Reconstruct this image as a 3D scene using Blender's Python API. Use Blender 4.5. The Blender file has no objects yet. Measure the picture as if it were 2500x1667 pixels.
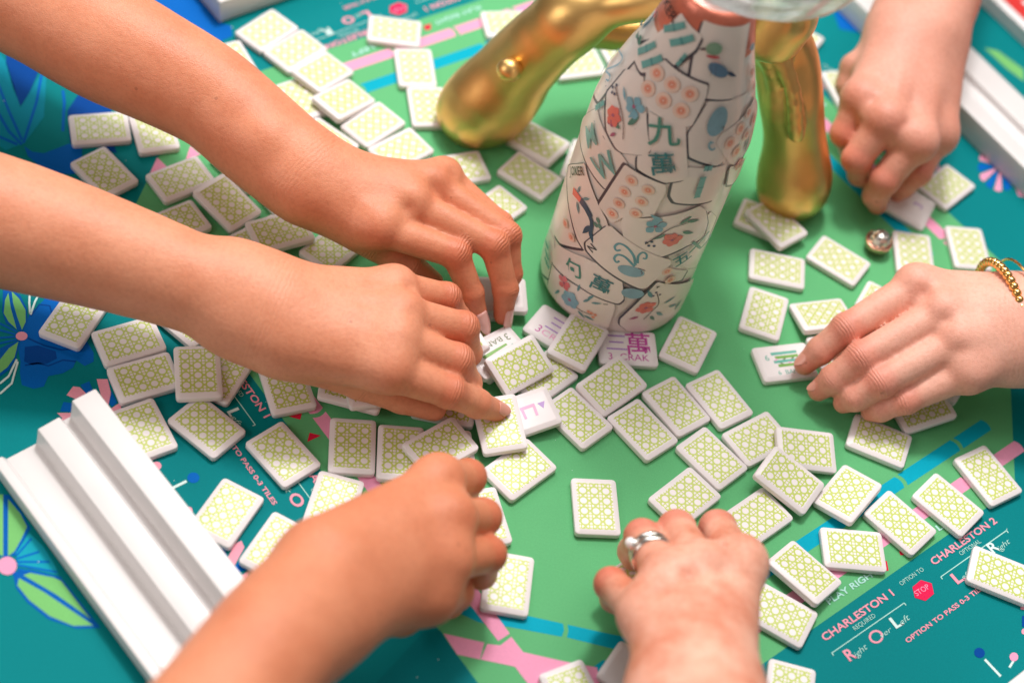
import bpy, bmesh, math, random
import numpy as np
from mathutils import Vector, Matrix, Quaternion
from mathutils.geometry import tessellate_polygon
random.seed(7)
K = 0.001                      # all measures below are millimetres on the table
S = bpy.context.scene
COL = S.collection

# ------------------------------------------------------------------ camera
PITCH, ROLL = math.radians(51.614), math.radians(14.630)
fwd = Vector((0, math.cos(PITCH), -math.sin(PITCH)))
r0 = Vector((1, 0, 0)); u0 = r0.cross(fwd)
rt = math.cos(ROLL) * r0 + math.sin(ROLL) * u0
up = -math.sin(ROLL) * r0 + math.cos(ROLL) * u0
cd = bpy.data.cameras.new('camera'); cam = bpy.data.objects.new('camera', cd); COL.objects.link(cam)
cam.matrix_world = Matrix(((rt.x, up.x, -fwd.x, 0), (rt.y, up.y, -fwd.y, -0.600), (rt.z, up.z, -fwd.z, 0.7926), (0, 0, 0, 1)))
cd.lens = 56.84; cd.sensor_width = 36; cd.clip_start = 0.05; cd.clip_end = 30
cd.dof.use_dof = True; cd.dof.focus_distance = 0.962; cd.dof.aperture_fstop = 3.2; cd.dof.aperture_blades = 9
S.camera = cam

# ------------------------------------------------------------------ light
wd = bpy.data.worlds.new('World'); S.world = wd; wd.use_nodes = True
bg = wd.node_tree.nodes['Background']; bg.inputs[0].default_value = (1.0, 0.88, 0.80, 1); bg.inputs[1].default_value = 0.23
def area(name, loc, target, size, size_y, power, col):
    l = bpy.data.lights.new(name, 'AREA'); l.shape = 'RECTANGLE'; l.size = size; l.size_y = size_y; l.energy = power; l.color = col
    o = bpy.data.objects.new(name, l); COL.objects.link(o); o.location = loc
    o.rotation_euler = (Vector(target) - Vector(loc)).to_track_quat('-Z', 'Y').to_euler()
    return o
area('ceiling_lamp', (-0.12, 0.86, 1.90), (0, 0.05, 0), 0.30, 0.30, 26, (1.0, 0.985, 0.97))
area('overhead_fill', (0.1, 0.95, 2.1), (0, 0.25, 0), 2.0, 1.5, 35, (1.0, 0.97, 0.94))  # added fill lamp: broad light from above that keeps undersides dark
area('window_light', (-1.15, 1.75, 1.45), (-0.1, 0.1, 0), 1.0, 0.8, 12, (0.97, 0.98, 1.0))
area('front_fill', (-1.3, -0.75, 1.05), (0.05, 0.1, 0.08), 0.9, 0.9, 8, (1.0, 0.94, 0.9))  # added fill lamp at front left, brightens the bottle front
S.view_settings.view_transform = 'Standard'; S.view_settings.look = 'None'
S.view_settings.exposure = 0.0; S.view_settings.gamma = 1.0; S.view_settings.use_curve_mapping = False

# ------------------------------------------------------------------ node helper
class Nd:
    """tiny expression wrapper round shader math nodes"""
    def __init__(s, nt, sock): s.nt, s.s = nt, sock
    def _b(s, op, o=None, flip=False, c=None):
        n = s.nt.nodes.new('ShaderNodeMath'); n.operation = op
        a = [s, o] if not flip else [o, s]
        if c is not None: a.append(c)
        for i, v in enumerate(a):
            if v is None: continue
            if isinstance(v, Nd): s.nt.links.new(v.s, n.inputs[i])
            else: n.inputs[i].default_value = v
        return Nd(s.nt, n.outputs[0])
    def __add__(s, o): return s._b('ADD', o)
    def __sub__(s, o): return s._b('SUBTRACT', o)
    def __rsub__(s, o): return s._b('SUBTRACT', o, True)
    def __mul__(s, o): return s._b('MULTIPLY', o)
    def abs(s): return s._b('ABSOLUTE')
    def fract(s): return s._b('FRACT')
    def lt(s, o): return s._b('LESS_THAN', o)
    def gt(s, o): return s._b('GREATER_THAN', o)
    def mx(s, o): return s._b('MAXIMUM', o)
    def mn(s, o): return s._b('MINIMUM', o)
    def sqrt(s): return s._b('SQRT')

def new_mat(name):
    m = bpy.data.materials.new(name); m.use_nodes = True
    return m, m.node_tree, m.node_tree.nodes['Principled BSDF']
def noise(nt, scale, detail=2.0, coord='Object', rough=0.5):
    tc = nt.nodes.new('ShaderNodeTexCoord'); n = nt.nodes.new('ShaderNodeTexNoise')
    n.inputs['Scale'].default_value = scale; n.inputs['Detail'].default_value = detail; n.inputs['Roughness'].default_value = rough
    nt.links.new(tc.outputs[coord], n.inputs['Vector']); return n
def bump(nt, b, src, strength, dist):
    bp = nt.nodes.new('ShaderNodeBump'); bp.inputs['Strength'].default_value = strength; bp.inputs['Distance'].default_value = dist
    nt.links.new(src, bp.inputs['Height']); nt.links.new(bp.outputs[0], b.inputs['Normal']); return bp
def varied(nt, b, col, amount, scale, detail=3.0):
    """base colour with faint mottling"""
    n = noise(nt, scale, detail); r = nt.nodes.new('ShaderNodeValToRGB')
    lo = [c * (1 - amount) for c in col]; hi = [min(1, c * (1 + amount)) for c in col]
    r.color_ramp.elements[0].position = 0.3; r.color_ramp.elements[1].position = 0.7
    r.color_ramp.elements[0].color = (*lo, 1); r.color_ramp.elements[1].color = (*hi, 1)
    nt.links.new(n.outputs[0], r.inputs[0]); nt.links.new(r.outputs[0], b.inputs['Base Color']); return n
MT = {}
def simple(name, col, rough=0.5, var=0.05, scale=60.0, bmp=None, spec=0.5, **kw):
    m, nt, b = new_mat(name)
    b.inputs['Roughness'].default_value = rough; b.inputs['Specular IOR Level'].default_value = spec
    if var: varied(nt, b, col, var, scale)
    else: b.inputs['Base Color'].default_value = (*col, 1)
    if bmp:
        n = noise(nt, bmp[0], 2.0); bump(nt, b, n.outputs[0], bmp[1], bmp[2])
    for k, v in kw.items(): b.inputs[k].default_value = v
    MT[name] = m; return m
def srgb(r, g, b):
    f = lambda c: (c / 255 / 12.92) if c <= 10 else ((c / 255 + 0.055) / 1.055) ** 2.4
    return (f(r), f(g), f(b))

# mat inks (woven rubber-backed cloth: fine grain)
for nm, c in {'mteal': srgb(0, 126, 130), 'mteal2': srgb(0, 116, 122), 'mgreen': srgb(98, 178, 120), 'mpink': srgb(238, 158, 190), 'mrose': srgb(240, 160, 178),
              'mblue': srgb(0, 165, 190), 'mroyal': srgb(0, 100, 188), 'mroyal2': srgb(0, 70, 150), 'mred': srgb(214, 34, 66), 'mred2': srgb(226, 34, 84),
              'mwhite': srgb(215, 236, 232), 'mpale': srgb(176, 224, 214), 'mleaf': srgb(120, 190, 112), 'mleafline': srgb(0, 92, 178), 'mcyan': srgb(20, 160, 180),
              'mcyan2': srgb(10, 140, 165), 'myellow': srgb(206, 208, 40)}.items():
    simple(nm, c, rough=0.62, var=0.04, scale=900, bmp=(1500, 0.35, 0.0003), spec=0.07)
simple('tabletop', srgb(20, 52, 44), rough=0.6, var=0.2, scale=8)
simple('rackwhite', srgb(226, 222, 221), rough=0.32, var=0.02, scale=40, bmp=(90, 0.06, 0.0008))
simple('redcard', srgb(214, 44, 40), rough=0.4, var=0.04)
simple('whitecard', srgb(238, 236, 236), rough=0.45, var=0.02)
simple('nail', srgb(240, 186, 176), rough=0.16, var=0.03, scale=80, **{'Coat Weight': 0.6, 'Coat Roughness': 0.06, 'Subsurface Weight': 0.1, 'Subsurface Radius': (0.002, 0.001, 0.0006)})
simple('nailbare', srgb(226, 158, 140), rough=0.3, var=0.04, scale=80)
# bottle papers and inks
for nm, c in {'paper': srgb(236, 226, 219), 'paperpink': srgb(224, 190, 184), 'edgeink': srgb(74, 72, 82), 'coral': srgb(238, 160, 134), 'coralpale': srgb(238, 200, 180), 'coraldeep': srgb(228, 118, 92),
              'tealink': srgb(106, 172, 168), 'tealdark': srgb(52, 124, 130), 'greenink': srgb(70, 146, 130), 'inkblack': srgb(28, 30, 34), 'stemink': srgb(88, 70, 74), 'coralflower': srgb(232, 118, 106),
              'coralpink': srgb(222, 112, 120), 'plum': srgb(172, 92, 124), 'bluepetal': srgb(126, 176, 192), 'leafink': srgb(92, 138, 122), 'leafblue': srgb(94, 148, 156), 'navyink': srgb(52, 74, 104),
              'navyfish': srgb(44, 88, 112), 'faceblue': srgb(134, 174, 190), 'faceteal': srgb(98, 160, 172), 'birdblue': srgb(96, 130, 160), 'birdgreen': srgb(130, 166, 140), 'birdred': srgb(200, 84, 92)}.items():
    simple(nm, c, rough=0.42, var=0.10 if nm not in ('paper', 'edgeink', 'inkblack') else 0.03, scale=160 if nm != 'paper' else 60, bmp=(140, 0.14, 0.0008), spec=0.45, **{'Coat Weight': 0.5, 'Coat Roughness': 0.16})
simple('foil', srgb(226, 128, 104), rough=0.32, var=0.08, scale=60, bmp=(180, 0.3, 0.001), Metallic=0.35)
for nm, c in {'purpleink': srgb(176, 134, 204), 'magentaink': srgb(196, 70, 160), 'pinkink': srgb(236, 160, 200), 'olive': srgb(92, 112, 60), 'bambooink': srgb(112, 170, 60), 'tealbamboo': srgb(90, 178, 160)}.items():
    simple(nm, c, rough=0.4, var=0.04)

def tile_material(name, printed):
    m, nt, b = new_mat(name)
    b.inputs['Roughness'].default_value = 0.42; b.inputs['Specular IOR Level'].default_value = 0.45
    white = srgb(236, 229, 229)
    b.inputs['Subsurface Weight'].default_value = 0.12; b.inputs['Subsurface Radius'].default_value = (0.003, 0.003, 0.0025); b.inputs['Subsurface Scale'].default_value = 1.0
    if not printed:
        b.inputs['Base Color'].default_value = (*white, 1)
    else:
        tc = nt.nodes.new('ShaderNodeTexCoord'); sp = nt.nodes.new('ShaderNodeSeparateXYZ'); nt.links.new(tc.outputs['Object'], sp.inputs[0])
        x, y, z = (Nd(nt, sp.outputs[i]) for i in range(3))
        oi = nt.nodes.new('ShaderNodeObjectInfo'); rn = Nd(nt, oi.outputs['Random']); x = x + (rn - 0.5) * 0.9e-3; y = y + ((rn * 7.31).fract() - 0.5) * 0.8e-3
        ca = 6.95e-3
        u = (x * (1 / ca)).fract() - 0.5; v = (y * (1 / ca) + 0.5).fract() - 0.5
        w_ = 0.042
        g = ((u.abs() - 0.345).abs()).lt(w_).mx(((v.abs() - 0.345).abs()).lt(w_))
        g = g.mx((((u + v).fract() - 0.5).abs()).lt(0.085)).mx((((u - v).fract() - 0.5).abs()).lt(0.085))
        rr = (u * u + v * v).sqrt()
        g = g.mx(rr.lt(0.36)) * rr.gt(0.295)
        g = g * x.abs().lt(15.6e-3) * y.abs().lt(10.6e-3) * z.gt(5.0e-3)
        mixn = nt.nodes.new('ShaderNodeMix'); mixn.data_type = 'RGBA'
        mixn.inputs[6].default_value = (*white, 1); mixn.inputs[7].default_value = (*srgb(190, 204, 94), 1)
        nt.links.new(g.s, mixn.inputs[0]); nt.links.new(mixn.outputs[2], b.inputs['Base Color'])
    n = noise(nt, 90, 3); bump(nt, b, n.outputs[0], 0.05, 0.0006); rg = Nd(nt, noise(nt, 55, 4).outputs[0]) * 0.36 + 0.22; nt.links.new(rg.s, b.inputs['Roughness'])
    MT[name] = m; return m
tile_material('tileback', True); tile_material('tileface', False)

def skin_material(name, light, dark, red, blotch=(0.25, 0.8)):
    m, nt, b = new_mat(name)
    n1 = noise(nt, 26, 4, rough=0.6); n2 = noise(nt, 420, 3, rough=0.6)
    r = nt.nodes.new('ShaderNodeValToRGB'); r.color_ramp.elements[0].position = blotch[0]; r.color_ramp.elements[1].position = blotch[1]
    r.color_ramp.elements[0].color = (*dark, 1); r.color_ramp.elements[1].color = (*light, 1)
    nt.links.new(n1.outputs[0], r.inputs[0])
    at = nt.nodes.new('ShaderNodeAttribute'); at.attribute_name = 'flush'
    mx = nt.nodes.new('ShaderNodeMix'); mx.data_type = 'RGBA'; mx.inputs[7].default_value = (*red, 1)
    nt.links.new(r.outputs[0], mx.inputs[6]); nt.links.new(at.outputs['Fac'], mx.inputs[0])
    # pores and freckles: small darker specks
    mx2 = nt.nodes.new('ShaderNodeMix'); mx2.data_type = 'RGBA'; mx2.blend_type = 'MULTIPLY'; mx2.inputs[0].default_value = 0.35
    r2 = nt.nodes.new('ShaderNodeValToRGB'); r2.color_ramp.elements[0].position = 0.25; r2.color_ramp.elements[1].position = 0.55
    r2.color_ramp.elements[0].color = (0.72, 0.62, 0.58, 1); r2.color_ramp.elements[1].color = (1, 1, 1, 1)
    nt.links.new(n2.outputs[0], r2.inputs[0]); nt.links.new(mx.outputs[2], mx2.inputs[6]); nt.links.new(r2.outputs[0], mx2.inputs[7])
    # a few moles
    tcm = nt.nodes.new('ShaderNodeTexCoord'); vm = nt.nodes.new('ShaderNodeTexVoronoi'); vm.inputs['Scale'].default_value = 38; nt.links.new(tcm.outputs['Object'], vm.inputs['Vector'])
    ml = Nd(nt, vm.outputs['Distance']).lt(0.042) * 0.32
    mx3 = nt.nodes.new('ShaderNodeMix'); mx3.data_type = 'RGBA'; mx3.inputs[7].default_value = (*srgb(120, 62, 44), 1); nt.links.new(ml.s, mx3.inputs[0]); nt.links.new(mx2.outputs[2], mx3.inputs[6])
    nt.links.new(mx3.outputs[2], b.inputs['Base Color'])
    b.inputs['Roughness'].default_value = 0.47; b.inputs['Specular IOR Level'].default_value = 0.42
    b.inputs['Subsurface Weight'].default_value = 0.14; b.inputs['Subsurface Radius'].default_value = (0.005, 0.0018, 0.0009); b.inputs['Subsurface Scale'].default_value = 1.0
    # skin grain: voronoi cells plus fine noise, and longer cross creases
    tc = nt.nodes.new('ShaderNodeTexCoord'); vo = nt.nodes.new('ShaderNodeTexVoronoi'); vo.inputs['Scale'].default_value = 900; vo.feature = 'DISTANCE_TO_EDGE'
    nt.links.new(tc.outputs['Object'], vo.inputs['Vector'])
    ad = Nd(nt, vo.outputs[0]) * 0.6 + Nd(nt, n2.outputs[0]) * 0.8 + Nd(nt, noise(nt, 70, 4).outputs[0]) * 2.0
    # joint creases: fine cross folds where the joints bend
    at2 = nt.nodes.new('ShaderNodeAttribute'); at2.attribute_name = 'crease_t'; at3 = nt.nodes.new('ShaderNodeAttribute'); at3.attribute_name = 'crease_m'
    nz = Nd(nt, noise(nt, 160, 2).outputs[0])
    cr = (Nd(nt, at2.outputs['Fac']) * 3.3 + nz * 7.0)._b('SINE') * 0.5 + 0.5
    ad = ad + (cr._b('POWER', 0.45)) * Nd(nt, at3.outputs['Fac']) * 3.0
    bump(nt, b, ad.s, 0.34, 0.0009)
    # freckles and uneven sheen
    rg = Nd(nt, n1.outputs[0]) * 0.25 + 0.36; nt.links.new(rg.s, b.inputs['Roughness'])
    MT[name] = m; return m
skin_material('skin_tan', srgb(230, 155, 119), srgb(212, 130, 95), srgb(205, 103, 71))
skin_material('skin_warm', srgb(234, 162, 128), srgb(218, 138, 103), srgb(208, 107, 76))
skin_material('skin_deep', srgb(226, 149, 112), srgb(208, 125, 89), srgb(202, 99, 67))
skin_material('skin_rosy', srgb(238, 182, 158), srgb(210, 128, 99), srgb(202, 90, 66), (0.36, 0.64))
skin_material('skin_fair', srgb(240, 184, 163), srgb(227, 158, 135), srgb(217, 116, 95))
skin_material('skin_pale', srgb(234, 171, 150), srgb(219, 146, 123), srgb(210, 108, 85))

def gold_material(name, col, rough, bscale, bstr):
    m, nt, b = new_mat(name); b.inputs['Metallic'].default_value = 1.0; b.inputs['Roughness'].default_value = rough
    varied(nt, b, col, 0.08, 30); n = noise(nt, bscale, 2); bump(nt, b, n.outputs[0], bstr, 0.004); MT[name] = m
gold_material('gold', srgb(230, 186, 116), 0.38, 30, 0.22); gold_material('beadgold', srgb(240, 192, 120), 0.14, 60, 0.02)
gold_material('silver', srgb(226, 222, 216), 0.14, 200, 0.05); gold_material('rosegold', srgb(232, 170, 146), 0.2, 200, 0.05)
def glass(name, col, rough, ior=1.5):
    m, nt, b = new_mat(name); b.inputs['Base Color'].default_value = (*col, 1); b.inputs['Transmission Weight'].default_value = 1.0
    b.inputs['Roughness'].default_value = rough; b.inputs['IOR'].default_value = ior; n = noise(nt, 40, 1); bump(nt, b, n.outputs[0], 0.05, 0.001); MT[name] = m
def thin_glass(name, col, base):
    m = bpy.data.materials.new(name); m.use_nodes = True; nt = m.node_tree; nt.nodes.clear(); o = nt.nodes.new('ShaderNodeOutputMaterial')
    tr = nt.nodes.new('ShaderNodeBsdfTransparent'); tr.inputs[0].default_value = (*col, 1); gl = nt.nodes.new('ShaderNodeBsdfGlossy'); gl.inputs['Color'].default_value = (0.96, 0.96, 0.96, 1); gl.inputs['Roughness'].default_value = 0.22
    fr = nt.nodes.new('ShaderNodeFresnel'); fr.inputs[0].default_value = 1.5; n = noise(nt, 60, 1); bp = nt.nodes.new('ShaderNodeBump'); bp.inputs['Strength'].default_value = 0.2; bp.inputs['Distance'].default_value = 0.002
    nt.links.new(n.outputs[0], bp.inputs['Height']); nt.links.new(bp.outputs[0], fr.inputs['Normal']); nt.links.new(bp.outputs[0], gl.inputs['Normal'])
    f = (Nd(nt, fr.outputs[0]) * 1.4 + base).mn(1.0); mx = nt.nodes.new('ShaderNodeMixShader'); nt.links.new(f.s, mx.inputs[0]); nt.links.new(tr.outputs[0], mx.inputs[1]); nt.links.new(gl.outputs[0], mx.inputs[2]); nt.links.new(mx.outputs[0], o.inputs[0]); MT[name] = m
thin_glass('crystal', (0.97, 0.98, 0.98), 0.13)
simple('pearl', srgb(242, 240, 238), rough=0.12, var=0.02, **{'Coat Weight': 1.0}); glass('diamond', (1, 1, 1), 0.0, 2.2)

# ------------------------------------------------------------------ object helpers
def link(o, parent=None):
    COL.objects.link(o)
    if parent is not None: o.parent = parent
    return o
def tag(o, label=None, cat=None, group=None, kind=None):
    if label: o['label'] = label
    if cat: o['category'] = cat
    if group: o['group'] = group
    if kind: o['kind'] = kind
    return o
def empty(name, loc=(0, 0, 0), rz=0.0):
    o = bpy.data.objects.new(name, None); COL.objects.link(o); o.location = [c * K for c in loc]; o.rotation_euler = (0, 0, rz); o.empty_display_size = 0.01; return o
def mesh_obj(name, verts, faces, mat, parent=None, smooth=False, scale=K):
    me = bpy.data.meshes.new(name); me.from_pydata([tuple(c * scale for c in v) for v in verts], [], faces); me.update()
    for m in (mat if isinstance(mat, list) else [mat]): me.materials.append(MT[m])
    if smooth: me.polygons.foreach_set('use_smooth', [True] * len(me.polygons))
    return link(bpy.data.objects.new(name, me), parent)
def bm_obj(name, bm, mat, parent=None, smooth=False):
    me = bpy.data.meshes.new(name); bm.normal_update(); bm.to_mesh(me); bm.free(); me.materials.append(MT[mat])
    if smooth: me.polygons.foreach_set('use_smooth', [True] * len(me.polygons))
    return link(bpy.data.objects.new(name, me), parent)
def text_mesh(s, bold=0.0, shear=0.0, ext=0.0):
    cu = bpy.data.curves.new('lettering', 'FONT'); cu.body = s; cu.size = 1.0; cu.offset = bold; cu.shear = shear; cu.fill_mode = 'FRONT'; cu.resolution_u = 3
    o = bpy.data.objects.new('lettering', cu); COL.objects.link(o); bpy.context.view_layer.update()
    me = bpy.data.meshes.new_from_object(o); bpy.data.objects.remove(o); bpy.data.curves.remove(cu)
    v = np.array([q.co[:2] for q in me.vertices]) if len(me.vertices) else np.zeros((0, 2))
    f = [tuple(pg.vertices) for pg in me.polygons]; bpy.data.meshes.remove(me)
    return v, f
def flat(name, pts, z, mat, parent):
    """one thin printed shape, lying flat"""
    tri = tessellate_polygon([[Vector((p[0], p[1], 0)) for p in pts]])
    fs = []
    for a, b, c in tri:
        n = (pts[b][0] - pts[a][0]) * (pts[c][1] - pts[a][1]) - (pts[b][1] - pts[a][1]) * (pts[c][0] - pts[a][0])
        if abs(n) < 1e-9: continue
        fs.append((a, b, c) if n > 0 else (a, c, b))
    return mesh_obj(name, [(p[0], p[1], z) for p in pts], fs, mat, parent)

# ------------------------------------------------------------------ solid builder: rounded bones blended into one skin
def smin(a, b, k):
    h = np.clip(0.5 + 0.5 * (b - a) / k, 0, 1)
    return b * (1 - h) + a * h - k * h * (1 - h)
def polygonise(D, org, res):
    """naive surface nets on grid D (negative inside)"""
    nx, ny, nz = D.shape; ins = D < 0
    cnt = np.zeros((nx - 1, ny - 1, nz - 1), np.int8)
    for i in (0, 1):
        for j in (0, 1):
            for k in (0, 1): cnt += ins[i:nx - 1 + i, j:ny - 1 + j, k:nz - 1 + k]
    act = (cnt > 0) & (cnt < 8); idx = np.argwhere(act); n = len(idx)
    vid = -np.ones(act.shape, np.int64); vid[act] = np.arange(n)
    acc = np.zeros((n, 3)); c = np.zeros(n); I, J, L = idx.T
    crn = [(0, 0, 0), (1, 0, 0), (0, 1, 0), (1, 1, 0), (0, 0, 1), (1, 0, 1), (0, 1, 1), (1, 1, 1)]
    val = [D[I + a, J + b, L + d] for a, b, d in crn]
    for a in range(8):
        for b in range(a + 1, 8):
            if sum(abs(p - q) for p, q in zip(crn[a], crn[b])) != 1: continue
            va, vb = val[a], val[b]; m = (va < 0) != (vb < 0)
            t = np.where(m, va / np.where(m, va - vb, 1), 0)
            pos = np.array(crn[a]) + t[:, None] * (np.array(crn[b]) - np.array(crn[a])); acc[m] += pos[m]; c[m] += 1
    V = (idx + acc / c[:, None]) * res + org
    F = []
    for ax in range(3):
        o = [[0, 0, 0]] * 3
        sl0 = [slice(1, -1)] * 3; sl1 = [slice(1, -1)] * 3; sl0[ax] = slice(0, -1); sl1[ax] = slice(1, None)
        A = ins[tuple(sl0)]; B = ins[tuple(sl1)]; e = np.argwhere(A != B)
        if not len(e): continue
        flip = A[tuple(e.T)]
        base = e.copy(); b1, b2 = [q for q in range(3) if q != ax]
        base[:, b1] += 1; base[:, b2] += 1
        q = []
        for d1, d2 in ((-1, -1), (0, -1), (0, 0), (-1, 0)):
            cc = base.copy(); cc[:, b1] += d1; cc[:, b2] += d2; q.append(vid[tuple(cc.T)])
        q = np.stack(q, 1)
        if ax == 1: flip = ~flip
        q[~flip] = q[~flip][:, ::-1]; F.append(q)
    return V, np.concatenate(F)
def blend_solid(groups, res=1.6, k_out=8.0, cuts=()):
    """groups: list of (list_of_bones, k_inside, k_to_rest); bone = (a, b, ra, rb)"""
    allp = np.array([p for g in groups for bn in g[0] for p in (bn[0], bn[1])]); rm = max(max(bn[2], bn[3]) for g in groups for bn in g[0])
    lo = allp.min(0) - rm - 6; hi = allp.max(0) + rm + 6
    n = np.ceil((hi - lo) / res).astype(int) + 1
    D = np.full(n, 40.0, np.float32)
    ax = [lo[i] + np.arange(n[i]) * res for i in range(3)]
    for bones, kin, kout in groups:
        gp = np.array([p for bn in bones for p in (bn[0], bn[1])]); gr = max(max(bn[2], bn[3]) for bn in bones) + 20
        s = [slice(max(0, int((gp[:, i].min() - gr - lo[i]) / res)), min(n[i], int((gp[:, i].max() + gr - lo[i]) / res) + 2)) for i in range(3)]
        G = np.full([q.stop - q.start for q in s], 40.0, np.float32)
        for a, b, ra, rb in bones:
            a = np.array(a, float); b = np.array(b, float); m = max(ra, rb) + 18
            t = [slice(max(s[i].start, int((min(a[i], b[i]) - m - lo[i]) / res)), min(s[i].stop, int((max(a[i], b[i]) + m - lo[i]) / res) + 2)) for i in range(3)]
            X, Y, Z = np.meshgrid(ax[0][t[0]] - a[0], ax[1][t[1]] - a[1], ax[2][t[2]] - a[2], indexing='ij', sparse=True)
            d = b - a; L2 = max(d @ d, 1e-6)
            h = np.clip((X * d[0] + Y * d[1] + Z * d[2]) / L2, 0, 1)
            dist = np.sqrt((X - h * d[0]) ** 2 + (Y - h * d[1]) ** 2 + (Z - h * d[2]) ** 2) - (ra + (rb - ra) * h)
            u = tuple(slice(t[i].start - s[i].start, t[i].stop - s[i].start) for i in range(3))
            G[u] = smin(G[u], dist.astype(np.float32), kin)
        D[tuple(s)] = smin(D[tuple(s)], G, kout)
    for c, r, depth in cuts:      # shallow dimples
        c = np.array(c); m = r + 4
        t = tuple(slice(max(0, int((c[i] - m - lo[i]) / res)), min(n[i], int((c[i] + m - lo[i]) / res) + 2)) for i in range(3))
        X, Y, Z = np.meshgrid(ax[0][t[0]] - c[0], ax[1][t[1]] - c[1], ax[2][t[2]] - c[2], indexing='ij', sparse=True)
        q = np.sqrt(X ** 2 + Y ** 2 + Z ** 2); D[t] += (depth * np.exp(-(q / (r * 0.5)) ** 2)).astype(np.float32)
    # trim arms that run off the grid border so the skin closes
    for i in range(3):
        sl = [slice(None)] * 3; sl[i] = 0; D[tuple(sl)] = 5; sl[i] = -1; D[tuple(sl)] = 5
    return polygonise(D, lo, res)
def solid_obj(name, V, F, mat, parent, flush=None, smooth_it=2):
    me = bpy.data.meshes.new(name)
    e = np.concatenate([F[:, [0, 1]], F[:, [1, 2]], F[:, [2, 3]], F[:, [3, 0]]])
    for _ in range(smooth_it):
        acc = np.zeros_like(V); c = np.zeros(len(V))
        for a, b in ((0, 1), (1, 0)):
            np.add.at(acc, e[:, a], V[e[:, b]]); np.add.at(c, e[:, a], 1)
        V = 0.5 * V + 0.5 * acc / np.maximum(c, 1)[:, None]
    me.vertices.add(len(V)); me.vertices.foreach_set('co', (V * K).ravel())
    me.loops.add(F.size); me.loops.foreach_set('vertex_index', F.ravel())
    me.polygons.add(len(F)); me.polygons.foreach_set('loop_start', np.arange(0, F.size, 4)); me.polygons.foreach_set('loop_total', np.full(len(F), 4))
    me.polygons.foreach_set('use_smooth', [True] * len(F))
    me.update(calc_edges=True); me.validate()
    if flush is not None:
        at = me.attributes.new('flush', 'FLOAT', 'POINT'); at.data.foreach_set('value', flush.astype(np.float32))
    me.materials.append(MT[mat])
    return link(bpy.data.objects.new(name, me), parent)
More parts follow.
